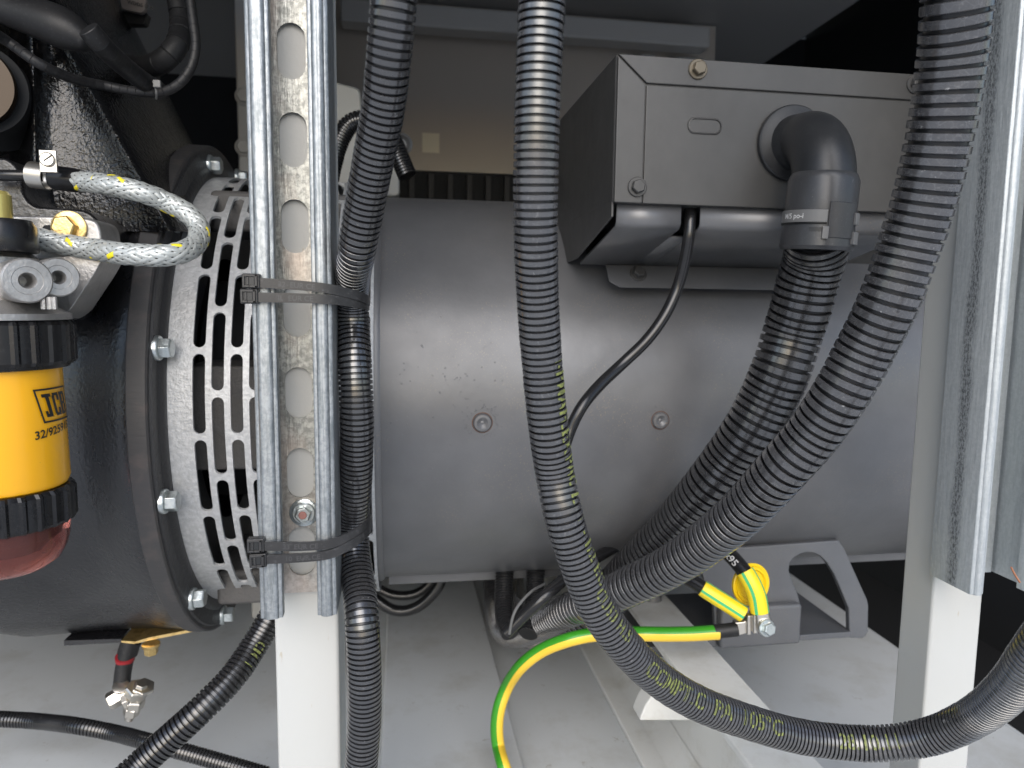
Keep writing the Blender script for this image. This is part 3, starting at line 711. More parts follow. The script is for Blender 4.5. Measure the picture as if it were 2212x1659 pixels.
pA = atz(-40, 378, .42); tube('metal_pipe', Path([(*pA, 1), (*atz(30, 379, .42), 1), (*(c0+T0*.016), 1)]), .0033, M['cable'], bh, 20)
hc = thing('hose_clamp', 'shiny plated band clamp with a slotted screw on the hose end', 'clamp', c0+T0*.012)
lathe('band', c0+T0*.0125, T0, [(0, .0073), (0, .0078), (.0100, .0078), (.0100, .0073)], M['nickel'], hc, 32, cap=False)
up = np.array([0, 0, 1.])
cx = atz(103, 345, .408)
o = box('clamp_ear', cx[0]-.0047, cx[0]+.0047, cx[1], cx[1]+.0015, cx[2]-.0072, cx[2]+.0055, M['nickel'], hc, bev=.0005)
o = lathe('screw', cx, (0.1, -1, 0), [(-.0002, .0041), (.0012, .0041), (.0018, .0034), (.0018, .0005)], M['nickel'], hc, 28)
g = G().box(-.0038, .0038, -.00195, -.0017, -.0004, .0004); sl = g.mk('screw_slot', M['ink'], None)
S.collection.objects.unlink(sl); S.collection.objects.link(sl)
for vv in sl.data.vertices: vv.co = Matrix.Rotation(R_(-38), 3, 'Y') @ vv.co + Vector(tuple(cx+np.array([0, 0, 0])))
sl.parent = hc; sl.matrix_parent_inverse = Matrix.Translation(-hc.location)
# ================================================================== POSTS AND STRUT CHANNELS
YFc, YBk = .365, .400
def post_thing(name, label, x0, x1, yb, extra=None):
    o = box(name, x0, x1, YBk+.0025, yb, ZF, .60, M['white'], None, bev=.0022, seg=4); tag(o, label, 'post'); return o
lx0 = at(595, 1450, YBk+.0025)[0]; lx1 = at(733, 1450, YBk+.0025)[0]
post_thing('frame_post', 'white painted square post behind the slotted rail, left of the middle', lx0, lx1, .446)
rx0 = at(2020, 1239, YBk+.0025)[0]; rx1 = at(2123, 1300, YBk+.0025)[0]
post_thing('frame_post', 'white painted square post on the right, under the short steel channel', rx0, rx1, .432)
def channel(x0, x1, z0, z1, slots, label, base, bolt, outermat, lipw=.0078, lipr=None, farmat=None):
    th = thing('strut_channel', label, 'strut channel', ((x0+x1)/2, YBk, z0), 'galvanised strut channels on the posts')
    t = .0017
    # slotted back plate: real holes
    g = G(); cx = slots[0]; sw = .0072; cells = []
    zc = slots[1]; hh = slots[2]; ya = z0
    zs_ = sorted(zc); xi0, xi1 = x0+t, x1-t
    def m3(x, z): return (x, YBk, z)
    mids = [z0]+[(a+b_)/2 for a, b_ in zip(zs_[:-1], zs_[1:])]+[z1]
    for i, zc_ in enumerate(zs_):
        y0, y1 = mids[i], mids[i+1]; K = 9
        top = [(cx+sw*math.cos(a), zc_+(hh-sw)+sw*math.sin(a)) for a in np.linspace(0, math.pi, K)]
        bot = [(cx+sw*math.cos(a), zc_-(hh-sw)+sw*math.sin(a)) for a in np.linspace(math.pi, 2*math.pi, K)]
        ot = [(xi1+(xi0-xi1)*k/(K-1), y1) for k in range(K)]; ob = [(xi0+(xi1-xi0)*k/(K-1), y0) for k in range(K)]
        inn = top+bot; out = ot+ob; n = len(inn)
        g.add([m3(*p) for p in inn]+[m3(*p) for p in out], [(k, (k+1) % n, n+(k+1) % n, n+k) for k in range(n)])
    o = g.mk('slotted_plate', base, th, solid=t); q = o.modifiers.new('e', 'EDGE_SPLIT'); q.split_angle = R_(40)
    # each side with its rolled lip as one folded profile
    lw = lipw
    for sx, xo in ((1, x0), (-1, x1)):
        lipw = lw if sx > 0 else (lipr or lw)
        r = .0030; pr = [(0, YBk+.0008)]
        for a in np.linspace(0, math.pi/2, 7): pr.append((r-r*math.cos(a), YFc+r-r*math.sin(a)))
        pr.append((lipw-r, YFc+.0003))
        for a in np.linspace(0, math.pi/2, 6): pr.append((lipw-r*.8+r*.8*math.sin(a), YFc+.0003+r*.8-r*.8*math.cos(a)))
        pr.append((lipw, YFc+.0085))
        # inner offset
        ins = []
        for i, p in enumerate(pr):
            a = np.array(pr[max(0, i-1)]); b_ = np.array(pr[min(len(pr)-1, i+1)]); tt = (b_-a)/np.linalg.norm(b_-a); ins.append((p[0]-tt[1]*-1*t*-1*-1, p[1]) if 0 else (p[0]+(-tt[1])*-t*-1*-1, p[1]+tt[0]*t))
        loop = pr+[(a, b_) for a, b_ in ins[::-1]]
        NZ = 40; v = []
        for j in range(NZ+1):
            z = z0+(z1-z0)*j/NZ
            for a, b_ in loop: v.append((xo+sx*a, b_, z))
        n = len(loop); f = [(j*n+k, j*n+(k+1) % n, (j+1)*n+(k+1) % n, (j+1)*n+k) for j in range(NZ) for k in range(n)]+[tuple(range(n))[::-1], tuple(range(NZ*n, NZ*n+n))]
        G().add(v, f).mk('rolled_side', outermat if sx > 0 else (farmat or outermat), th, smooth=45)
    if bolt is not None:
        c = np.array(bolt); lathe('bolt_washer', c, (0, -1, 0), [(0, .0078), (.0014, .0078), (.0018, .0072), (.0018, .004)], M['zinc'], th, 40)
        h = hexhead('channel_bolt', c-np.array([0, .0018, 0]), (0, -1, 0), .0046, .0045, M['zinc'], th, rot=.2, wr=1.35)
        lathe('red_mark', c-np.array([.0, .0066, 0]), (0, -1, 0), [(0, .0023), (.0003, .0020), (.0003, .0001)], mat('red wax mark', (.30, .14, .12), .6), h, 9)
    return th
cx0 = at(550, 680, YFc)[0]; cx1 = at(709, 680, YFc)[0]
zc0 = at(640, 112, YBk)[2]; zc1 = at(640, 1190, YBk)[2]; st = (zc0-zc1)/6
bottomz = at(640, 1279, YBk)[2]
channel(cx0, cx1, bottomz, .30, (at(642, 700, YBk)[0], [zc0-st*k for k in range(-2, 7)], .0142), 'long galvanised channel with a row of oval slots and zip ties, on the left post', M['galv_base'], tuple(at(657, 1106, YBk-.001)), M['galv'], .0078, .0064)
qx0 = at(2112, 1275, YFc)[0]-.0012
channel(qx0, qx0+.0440, at(2038, 1240, YBk)[2], .30, (qx0+.022, [zc0-st*(k+.2) for k in range(-2, 7)], .0142), 'galvanised channel with dark rubbed stripe on the right post, cut at the right edge', M['galv_plain'], None, M['galv_worn'], .0058, None, M['galv_plain'])
m = M['galv_worn']   # rubbed, speckled dark stripe down the side wall (follows depth Y)
g_ = nd(m, 'ShaderNodeNewGeometry'); sp = nd(m, 'ShaderNodeSeparateXYZ'); lk(m, g_.outputs['Position'], sp.inputs[0])
wob = noise(m, 60, 5, .7, (1, 1, .3)); ad = nd(m, 'ShaderNodeMath', operation='MULTIPLY_ADD'); lk(m, wob, ad.inputs[0]); ad.inputs[1].default_value = .010; lk(m, sp.outputs['Y'], ad.inputs[2])
st_ = ramp(m, ad.outputs[0], [(.3832, 0.), (.3842, 1.), (.3918, 1.), (.393, 0.)])
fl_ = ramp(m, noise(m, 800, 3, .7, (1, 1, .5)), [(.40, 1.), (.56, .35)])
mu = nd(m, 'ShaderNodeMath', operation='MULTIPLY'); lk(m, st_, mu.inputs[0]); lk(m, fl_, mu.inputs[1]); mixin(m, mu.outputs[0], (.10, .11, .12))
# back posts / frames behind
zb0 = ZF
bp = G().box(at(510, 200, .95)[0], at(772, 200, .95)[0]-.03, .95, .99, ZF, HC-.002).mk('rear_post', M['panel2'], bev=.003); tag(bp, 'dim grey rear post seen left of the slotted channel, behind it', 'post')
for yy in (208, 318): hexhead('post_bolt', at(528, yy, .95), (0, -1, 0), .009, .006, M['panel2'], bp, washer=True)
pn = box('rear_wall', at(700, 200, 1.3)[0], at(1541, 200, 1.3)[0], 1.3, 1.31, at(1000, 372, 1.3)[2], HC-.003, M['panel']); struct(pn)
zb1, zb2 = at(1200, 30, 1.22)[2], at(1200, 78, 1.22)[2]
bm_ = box('rear_beam', at(735, 50, 1.22)[0], at(1536, 60, 1.22)[0], 1.22, 1.26, zb2, min(zb1, HC-.004), M['panel2'], bev=.004); tag(bm_, 'grey horizontal frame beam under the dark ceiling at the back', 'beam')
for px0, px1 in ((1396, 1429), (1473, 1534)):
    o = box('rear_upright', at(px0, 90, 1.24)[0], at(px1, 90, 1.24)[0], 1.265, 1.29, at(1400, 380, 1.24)[2], zb2-.002, M['panel2'], bev=.003)
    tag(o, 'narrow grey upright under the left part of the rear beam end' if px0 < 1400 else 'wider grey upright at the right end of the rear beam', 'upright')
stk = box('sticker', at(912, 290, 1.3)[0], at(949, 330, 1.3)[0], 1.2985, 1.2995, at(930, 330, 1.3)[2], at(930, 288, 1.3)[2], M['sticker'], bev=0); tag(stk, 'small cream square sticker on the brown grey rear panel', 'sticker')
rad = thing('rear_cooler', 'dark finned cooler strip below the rear panel behind the alternator', 'cooler', (.1, 1.05, 0.))
zz1, zz0 = at(1000, 374, 1.15)[2], at(1000, 470, 1.15)[2]
box('core_block', at(700, 400, 1.15)[0], at(1300, 400, 1.15)[0], 1.16, 1.2, zz0, zz1, M['black'], rad, bev=0)
f0 = G().box(-.004, .004, 1.145, 1.16, zz0, zz1-.003).mk('fin', M['darkmetal'], rad)
xx = at(720, 400, 1.15)[0]; f0.data.transform(Matrix.Translation((0, 0, 0)))
k = 0
while xx < at(1290, 400, 1.15)[0]:
    o = f0 if k == 0 else f0.copy()
    if k: S.collection.objects.link(o)
    o.location.x = xx+rad.location.x*0; xx += .03; k += 1
# pale bracket behind the left post with bolt eye
wb = pix_prism('lifting_bracket', rnd([(700, 170), (778, 190), (790, 330), (862, 335), (864, 425), (700, 425)], 12), .80, .02, M['white'], None, bev=.003); tag(wb, 'pale bracket plate between the left post and the black hose, behind them', 'bracket')
cc = at(866, 312, .79); lathe('bracket_eye', cc, (0.2, -1, 0), [(0, .012), (.003, .012), (.004, .009), (.001, .006), (.001, .001)], M['paint'], None, 28)
o = bpy.data.objects['bracket_eye']; o.parent = wb
# ================================================================== BASE RAIL, STEPS, GUSSET
zt_ = -.285; xL = .757*-zt_ ; xR_ = .916*-zt_
rl = thing('base_rail', 'white steel base rail with rust marks running under the alternator foot', 'rail', ((xL+xR_)/2, .8, ZF))
box('rail_top', xL, xR_, .22, 1.1, zt_-.006, zt_, M['rail'], rl, bev=.0015)
box('rail_web', xR_-.006, xR_-.0002, .22, 1.1, ZF+.001, zt_-.0065, M['rail'], rl, bev=.001)
box('rail_flange', xL+.001, xR_-.0065, .22, 1.1, ZF+.0005, ZF+.006, M['rail'], rl, bev=.0015)
fr = [(xR_-.0065, ZF+.0065)]+[(xR_-.0065-.018*(1-math.cos(a)), ZF+.0065+.018*(1-math.sin(a))) for a in np.linspace(0, math.pi/2, 8)]
G().prism([(a_, 0, c_) for a_, c_ in fr], (0, .22, 0), (0, 1.1, 0)).mk('rail_fillet', M['rail'], rl, smooth=40)
gq = [(.2150, -.381), (.2156, -.373), (.2190, -.360), (.2250, -.346), (.2340, -.330), (.2450, -.315), (xR_-.0065, -.305), (xR_-.0065, -.381)]
G().prism(P([(1382, 1557), (1385, 1546), (1394, 1524), (1412, 1498), (1440, 1470), (1480, 1440), (1528, 1415), (1536, 1557)], .545), (0, 0, 0), (0, .02, 0)).mk('gusset', M['rail'], rl, bev=.0015)
# shallow floor pressings
xa, xb = .256*.42, -.046*.42
o = struct(box('floor_step', xb, xa, .34, 1.6, ZF-.001, ZF+.012, M['floor'], bev=.003))
o = struct(box('floor_ledge', xR_+.05, XR-.012, .34, 1.6, ZF-.001, ZF+.006, M['floor'], bev=.003))
# ================================================================== CONDUITS
OD1 = .0185
def D(zx, zy, bx, by, w, *r): return (bx+zx*.3333, by+zy*.3333, w, *r)
c1 = Path(from_w([(866, -420, 110), (862, -250, 107), (856, -90, 104), (852, -20, 102), (848, 33, 101), (839, 133, 98), (828, 233, 94), (809, 333, 90), (790, 433, 86), (772, 533, 82), (763, 590, 77), (760, 640, 73), (762, 700, 72, .95),
    (766, 780, 73, .92), (770, 870, 73, .9), (771, 953, 72, .9), (768, 1050, 70, .9), (763, 1120, 68, .88), (763, 1165, 68, .86), (768, 1215, 69, .85), (776, 1275, 71, .85), (782, 1339, 73, .85), (787, 1439, 73, .86), (788, 1539, 72, .86), (783, 1620, 71, .86), (776, 1700, 70, .86), (765, 1780, 70)], OD1))
conduit('corrugated_conduit', c1, OD1, OD1*.172, M['con_gloss'], 'black corrugated conduit zip tied to the right side of the slotted channel')
OD2 = .0185
c2 = Path(from_w([(1184, -420, 112), (1179, -250, 108), (1174, -90, 105), (1171, 0, 103), (1163, 167, 101), (1158, 333, 99), (1157, 500, 96), (1162, 653, 92), (1171, 786, 89), (1184, 919, 87, .97), (1198, 1019, 85, .95), (1215, 1106, 85, .92), (1240, 1190, 84, .88), (1283, 1300, 82, .82), (1340, 1385, 80, .78),
    (1420, 1465, 77, .72), (1510, 1520, 75, .70), (1618, 1560, 73, .70), (1720, 1589, 72, .72), (1820, 1603, 72, .75), (1918, 1605, 73, .80), (2018, 1588, 75, .84), (2110, 1545, 79, .9), (2180, 1487, 87, .95), (2235, 1415, 95, 1), (2300, 1320, 102), (2365, 1180, 110), (2405, 980, 116), (2420, 760, 120)], OD2))
conduit('corrugated_conduit', c2, OD2, OD2*.172, M['con'], 'black corrugated conduit hanging down the centre with yellow green lettering, curving to the right')
OD3 = .0285
c3 = Path(from_w([(2096, -420, 155), (2088, -250, 151), (2078, -90, 147), (2068, 0, 145), (2056, 133, 140), (2041, 233, 137), (2021, 333, 134), (1996, 433, 131), (1963, 533, 128), (1920, 650, 125), (1868, 755, 121), (1816, 850, 118), (1758, 935, 114), (1688, 1015, 110), (1605, 1105, 103), (1530, 1168, 96), (1450, 1222, 90), (1370, 1262, 85), (1300, 1292, 80), (1225, 1320, 74), (1165, 1350, 67), (1120, 1368, 60), (1088, 1362, 54), (1070, 1310, 50), (1068, 1240, 48)], OD3))
conduit('corrugated_conduit', c3, OD3, OD3*.186, M['con_dust'], 'thick dusty corrugated conduit sweeping from the top right corner down to the middle', n=36)
OD4 = .0390
c4 = Path(from_w([(1764, 500, 138), (1763, 546, 134), (1746, 600, 131), (1731, 660, 129), (1712, 720, 127), (1690, 790, 126), (1660, 860, 124), (1622, 930, 122), (1580, 990, 119), (1535, 1050, 116), (1468, 1130, 109), (1400, 1200, 103), (1340, 1262, 98), (1290, 1310, 95), (1240, 1345, 91), (1190, 1364, 84), (1145, 1362, 76), (1115, 1330, 68), (1102, 1270, 63), (1100, 1215, 60)], OD4))
conduit('corrugated_conduit', c4, OD4*.985, OD4*.150, M['con_gloss'], 'thick shiny corrugated conduit coming out of the grey elbow fitting', n=36)
c6 = Path(from_w([(660, 1190, 55), (625, 1260, 56), (592, 1322, 57), (553, 1389, 58), (503, 1462, 60), (432, 1535, 62), (360, 1600, 63), (300, 1655, 64), (240, 1710, 66)], OD1))
conduit('corrugated_conduit', c6, OD1, OD1*.17, M['con_clean'], 'black corrugated conduit slanting down to the left behind the white post')
c7 = Path(from_w([(-90, 1549, 33), (0, 1553, 33), (83, 1558, 33), (167, 1568, 34), (250, 1584, 34), (333, 1606, 35), (433, 1634, 35), (500, 1653, 35), (580, 1676, 35)], .0134))
conduit('thin_conduit', c7, .0134, .0134*.2, M['con_clean'], 'thin black corrugated conduit lying across the floor at the bottom left', n=20, cat='conduit')
c8 = Path(from_w([(705, 420, 42), (718, 355, 42), (735, 300, 42), (760, 265, 42), (800, 262, 42), (840, 290, 42), (880, 380, 42)], .018))
conduit('thin_conduit', c8, .018, .018*.16, M['con_clean'], 'thin black corrugated conduit arching behind the left post near the pale bracket', n=20)
for i, (pts, lab) in enumerate((([(800, 1285, 24), (850, 1318, 24), (900, 1312, 24), (945, 1270, 24), (960, 1225, 24)], 'dark cable loop hanging lowest under the left end of the alternator'),
        ([(800, 1262, 20), (850, 1285, 20), (900, 1282, 20), (935, 1252, 20), (945, 1220, 20)], 'dark cable loop tucked higher under the left end of the alternator'))):
    p = Path(from_w(pts, .012+.0*i)); conduit('cable_loop', p, .012, .002, M['con_clean'], lab, n=16, cat='cable', group='cable loops under the alternator')
for i, (pts, mtl, lab) in enumerate((([(1092, 1200, 36), (1088, 1280, 37), (1090, 1335, 38), (1105, 1372, 39)], 'con_clean', 'vertical black corrugated tube in the dark bundle under the alternator, leftmost'),
        ([(1158, 1200, 36), (1155, 1275, 37), (1150, 1330, 38), (1140, 1375, 39)], 'con_clean', 'vertical black corrugated tube in the dark bundle under the alternator, next to the middle hose'))):
    p = Path(from_w(pts, .016)); conduit('bundle_conduit', p, .0175, .0028, M[mtl], lab, n=18, group='vertical tubes bundled under the alternator')
# plain cables
p5 = Path(from_w([(1494, 405, 25.2), (1492, 440, 25.4), (1489, 500, 25.6), (1480, 560, 25.3), (1464, 620, 25), (1438, 678, 25), (1398, 734, 25), (1345, 785, 25), (1295, 832, 25.5), (1257, 878, 26), (1231, 930, 26), (1214, 985, 26), (1200, 1050, 25), (1204, 1120, 24), (1225, 1190, 23), (1255, 1250, 22), (1290, 1300, 21)], .0078))
o = tube('power_cable', p5, .0039, M['cable'], None, 24); tag(o, 'smooth glossy black cable dropping from the box notch in an S curve', 'cable')
p9 = Path(from_w([(1420, 1150, 22), (1385, 1166, 23), (1335, 1180, 24), (1290, 1204, 25), (1235, 1238, 26), (1180, 1285, 27), (1130, 1330, 27), (1092, 1368, 27)], .0098))
o = tube('power_cable', p9, .0049, M['cable'], None, 24); tag(o, 'smooth black cable running down left behind the central conduit into the bundle', 'cable')
o = tube('white_tie', Path([(*atz(1100, 1370, .55), 1), (*atz(1112, 1320, .55), 1), (*atz(1145, 1280, .56), 1), (*atz(1175, 1262, .58), 1)]), .0011, M['clip'], None, 8); tag(o, 'thin pale zip tie looped round the dark bundle under the alternator', 'cable tie')
# ---- yellow green lettering
def conduit_text(path, txt, size, px, py, phi, name, parent, od, q0=0.):
    """phi: angle round the conduit of the baseline (0 faces out)"""
    s0 = path.near(px, py); bm = text_geo(txt, size)
    L = max(v.co.x for v in bm.verts); qs = path.q; qs = qs[(qs > s0-.001) & (qs < s0+L+.001)]-s0
    cut(bm, 0, list(qs)); cut(bm, 1, np.arange(-size*.2, size, size*.11))
    allq = path.q
    def keep(x):
        i = int(np.searchsorted(allq, s0+x)); return i % 6 == 4
    def fn(x, y):
        P_, T_, N_2, B_ = path.fr(s0+x); a = phi-y/(od/2); r = od/2*1.012+.00012
        return P_[0]+(N_2[0]*math.cos(a)+B_[0]*math.sin(a))*r
    return wrap(bm, fn, name, M['print'], parent, keep)
C2o = [o for o in bpy.data.objects if o.name.startswith('corrugated_conduit') and 'lettering' in o.get('label', '')][0]
conduit_text(c2, 'I-PMAFLEX.PAC L. 1 - 1/2 EC', .0094, 1185, 770, R_(-38), 'side_print', C2o, OD2)
conduit_text(c2, 'CUS3 H.S', .0085, 1268, 1262, R_(-14), 'side_print', C2o, OD2)
conduit_text(c2, 'CCMPT.C  PA  105\u00b0C', .0112, 1378, 1418, R_(12), 'long_print', C2o, OD2)
conduit_text(c2, '28.10.11', .0108, 1796, 1600, R_(20), 'date_print', C2o, OD2)
C6o = [o for o in bpy.data.objects if 'slanting down' in o.get('label', '')][0]
conduit_text(c6, 'CM 1', .0090, 556, 1384, R_(-4), 'short_print', C6o, OD1)
# ================================================================== ELBOW FITTING
ye = .403; pE = at(1781, 372, ye); xe = pE[0]; zE = pE[2]; rb = .033
ef = thing('elbow_fitting', 'dark plastic elbow fitting with grey snap coupling on the front of the box', 'elbow fitting', (xe, YB, zE))
pc = []
zh = zE+.0235
for a in np.linspace(0, math.pi/2, 12):     # quarter bend from the box face down
    pc.append((xe+(.003)*(1-math.sin(a)), YB-.010-(YB-.010-ye)*math.sin(a), zh-rb*.0+(-(1-math.cos(a)))*.030, 1))
pc = [(xe-.001, YB+.004, zh+.001, 1)]+pc+[(xe+.0005, ye, zE-.018, 1), (xe+.0004, ye, zE-.024, 1)]
pe = Path(pc, .0006)
tube('elbow_bend', pe, .0180, M['elbow'], ef, 48, step=.0012)
lathe('elbow_ring', (xe-.001, YB-.0005, zh+.001), (0, -1, 0), [(0, .0240), (.0022, .0238), (.0028, .0231), (.0030, .0200), (.0036, .0176)], M['elbow'], ef, 56)
# coupling follows the start of the conduit
i0 = 0
top = np.array([xe, ye, zE-.001]); bot = atz(1762, 541, (c4.P[0]@FW)); ax = bot-top; Lc = np.linalg.norm(ax); ax /= Lc
lathe('coupling', top, ax, [(0, .0180), (.0008, .0188), (.0045, .0203), (Lc*.52, .0205), (Lc*.525, .0201), (Lc*.70, .0205), (Lc*.95, .0213), (Lc, .0204), (Lc, .017)], M['grey_pl'], ef, 64, smooth=25)
u0 = -top/np.linalg.norm(top); u0 -= ax*(u0@ax); u0 /= np.linalg.norm(u0); w0 = np.cross(ax, u0)
def band(name, d0, d1, r0, r1, a0, a1, mt):
    """curved raised patch on the coupling: d along axis, a angle (deg, 0 = facing out, + = right)"""
    g = G(); n = max(3, int((a1-a0)/5)); v = []
    sg = 1 if w0[0] > 0 else -1
    for r in (r0, r1):
        for d in (d0, d1):
            for k in range(n+1):
                a = R_(a0+(a1-a0)*k/n)*sg; v.append(top+ax*d+(u0*math.cos(a)+w0*math.sin(a))*r)
    m_ = n+1; f = []
    for k in range(n):
        f += [(2*m_+k, 2*m_+k+1, 3*m_+k+1, 3*m_+k), (k, k+1, 2*m_+k+1, 2*m_+k), (m_+k, m_+k+1, 3*m_+k+1, 3*m_+k)]
    f += [(0, m_, 3*m_, 2*m_), (n, m_+n, 3*m_+n, 2*m_+n)]
    return g.add(v, f).mk(name, mt, ef, bev=.0003, smooth=30)
band('marker_band', Lc*.50, Lc*.66, .019, .0214, -100, 12, M['clip'])
band('latch_frame', Lc*.40, Lc*.85, .019, .0216, 14, 62, M['grey_pl'])
band('latch_recess', Lc*.72, Lc*.86, .0182, .02075, -14, 8, M['elbow'])
band('latch_tab', Lc*.71, Lc*.87, .019, .0226, 6, 15, M['clip'])
band('latch_tab', Lc*.52, Lc*.67, .019, .0230, 60, 72, M['clip'])
band('latch_tab', Lc*.76, Lc*.92, .019, .0230, 60, 76, M['clip'])
band('seam_line', Lc*.395, Lc*.405, .019, .0209, 14, 50, M['ink'])
band('seam_line', Lc*.67, Lc*.678, .019, .0216, -100, 12, M['ink'])
bm = text_geo('M/5 po-i', .0042)
sg = 1 if w0[0] > 0 else -1
def ct(x, y):
    a = (R_(-62)+x/.0215)*sg; return top+ax*(Lc*.61-y)+(u0*math.cos(a)+w0*math.sin(a))*.02155
wrap(bm, ct, 'marker_print', M['white_ink'], ef)
# ================================================================== ZIP TIES
def ziptie(label, head, pts, txt):
    th = thing('cable_tie', label, 'cable tie', at(*head, .3615), 'black zip ties holding the conduit to the channel')
    pr = Path([(*at(x, y, Y), 1) for x, y, Y in pts], .0005); n = len(pr.s)
    q = np.arange(0, pr.L, .001); P_, T_, N_2, B_ = pr.fr(q)
    # strap lies flat: width along the local vertical, thickness radial
    V = []; wv = np.array([0, 0, 1.])
    for p, t in zip(P_, T_):
        b_ = wv-t*(wv@t); b_ /= np.linalg.norm(b_); nn = np.cross(t, b_)
        for a, c_ in ((-1, -1), (1, -1), (1, 1), (-1, 1)): V.append(p+b_*.00235*a+nn*.00065*c_)
    Fc = tube_faces(len(q), 4); fast('strap', V, Fc, M['tie'], th, 30)
    h = np.array(at(*head, .3612)); t0 = T_[0]
    g = G(); w, d, hgt = .0042, .0030, .0042
    def bx(x0, x1, y0, y1, z0, z1): g.box(h[0]+x0, h[0]+x1, h[1]+y0, h[1]+y1, h[2]+z0, h[2]+z1)
    bx(-.0042, .0042, -.0005, .0050, -.0036, .0036)                     # body
    g2 = G(); 
    g.mk('tie_head', M['tie'], th, bev=.0007)
    g = G(); bx(-.0030, -.0001, -.0016, -.0006, -.0032, -.0020); bx(-.0030, .0032, -.0016, -.0006, .0020, .0032); bx(-.0038, -.0026, -.0016, -.0006, -.0032, .0032); bx(.0018, .0032, -.0016, -.0006, -.0032, .0032); bx(-.001, .0032, -.0016, -.0006, -.0032, -.0020)
    g.mk('head_rim', M['tie'], th, bev=.0003)
    g = G(); bx(-.0024, .0016, -.0009, -.0006, -.0019, .0019); g.mk('head_slot', M['ink'], th)
    g = G(); bx(-.0018, -.0008, -.0015, -.0006, -.0019, .0019); g.mk('pawl', M['tie'], th, bev=.0002)
    bm = text_geo(txt, .0036)
    def fn(x, y):
        P1, T1, N1, B1 = pr.fr(.011+x); b_ = wv-T1[0]*(wv@T1[0]); b_ /= np.linalg.norm(b_); nn = np.cross(T1[0], b_)
        s_ = -1 if nn[1] > 0 else 1
        return P1[0]+b_*(y-.0013)+nn*s_*.00073
    wrap(bm, fn, 'raised_lettering', M['emboss'], th)
    return th
ziptie('uppermost black zip tie of the upper pair across the slotted channel', (542, 607), [(550, 610, .3622), (640, 616, .3620), (700, 622, .3625), (740, 630, .3660), (775, 640, .3730), (793, 648, .3800), (797, 652, .3900)], '32  EUR CE')
ziptie('lower black zip tie of the upper pair across the slotted channel', (538, 640), [(550, 642, .3622), (640, 644, .3620), (700, 646, .3625), (740, 650, .3665), (775, 656, .3740), (792, 659, .3810), (796, 660, .3900)], 'II   EUR CE')
ziptie('upper black zip tie of the lower pair near the foot of the slotted channel', (552, 1179), [(562, 1179, .3622), (640, 1180, .3620), (705, 1176, .3625), (745, 1163, .3650), (780, 1143, .3720), (797, 1128, .3800), (800, 1120, .3900)], '33  EUR CE')
ziptie('lowest black zip tie near the foot of the slotted channel', (557, 1211), [(567, 1208, .3622), (640, 1205, .3620), (710, 1198, .3625), (750, 1180, .3650), (782, 1160, .3720), (797, 1144, .3800), (800, 1136, .3900)], '10  EUR CE')
# ================================================================== EARTH CABLES
ODE = .0112
pE_ = Path(from_w([(1552, 1366, 31), (1543, 1366, 31), (1500, 1369, 31), (1440, 1370, 31), (1380, 1369, 31), (1330, 1368, 30), (1280, 1371, 30), (1225, 1383, 30), (1170, 1405, 29.5), (1125, 1440, 29), (1096, 1482, 28), (1078, 1530, 28), (1073, 1575, 28), (1077, 1615, 28), (1088, 1655, 29), (1106, 1710, 29)], ODE))
sect = [0]*24
for k in range(24):
    a = 360*k/24; a = a-360 if a > 180 else a
    sect[k] = 1 if (-5 < a < 78) else 0
e1 = tube('earth_cable', pE_, ODE/2, [M['yel2'], M['green']], None, 24, midx=sect); tag(e1, 'green and yellow striped earth cable curving down to the bottom edge', 'cable')
ZS = float(pE_.P[0]@FW)
e2 = thing('cable_lugs', 'stack of dull metal cable lugs bolted to the foot bracket with a black shrink sleeve', 'cable lug', atz(1650, 1357, .55))
tube('shrink_sleeve', Path([(*atz(1543, 1365, ZS), 1), (*atz(1567, 1362, ZS), 1), (*atz(1592, 1359, ZS), 1)]), .0054, M['rubber'], e2, 24)
G().prism([atz(1588, 1345, ZS-.002), atz(1606, 1343, ZS-.002), atz(1614, 1340, ZS-.002), (atz(1618, 1368, ZS-.002)), atz(1592, 1375, ZS-.002)], (0, 0, 0), (0, .006, 0)).mk('lug', M['nickel'], e2, bev=.001)
for (a, b_, w, h, dz) in ((1618, 1350, 9, 44, -.004), (1632, 1348, 10, 42, -.008)):
    G().prism([atz(a-w/2, b_-h/2, ZS+dz), atz(a+w/2, b_-h/2, ZS+dz), atz(a+w/2, b_+h/2, ZS+dz), atz(a-w/2, b_+h/2, ZS+dz)], (0, -.001, 0), (0, .008, 0)).mk('lug', M['nickel'], e2, bev=.0012)
G().prism([atz(1634, 1322, ZS-.012), atz(1660, 1322, ZS-.012), atz(1668, 1345, ZS-.012), atz(1664, 1368, ZS-.012), (atz(1640, 1368, ZS-.012))], (0, 0, 0), (0, .003, 0)).mk('lug', M['nickel'], e2, bev=.0012)
hexhead('lug_bolt', atz(1655, 1356, ZS-.0125), (.1, -1, .2), .0052, .006, M['zinc'], e2, rot=.3)
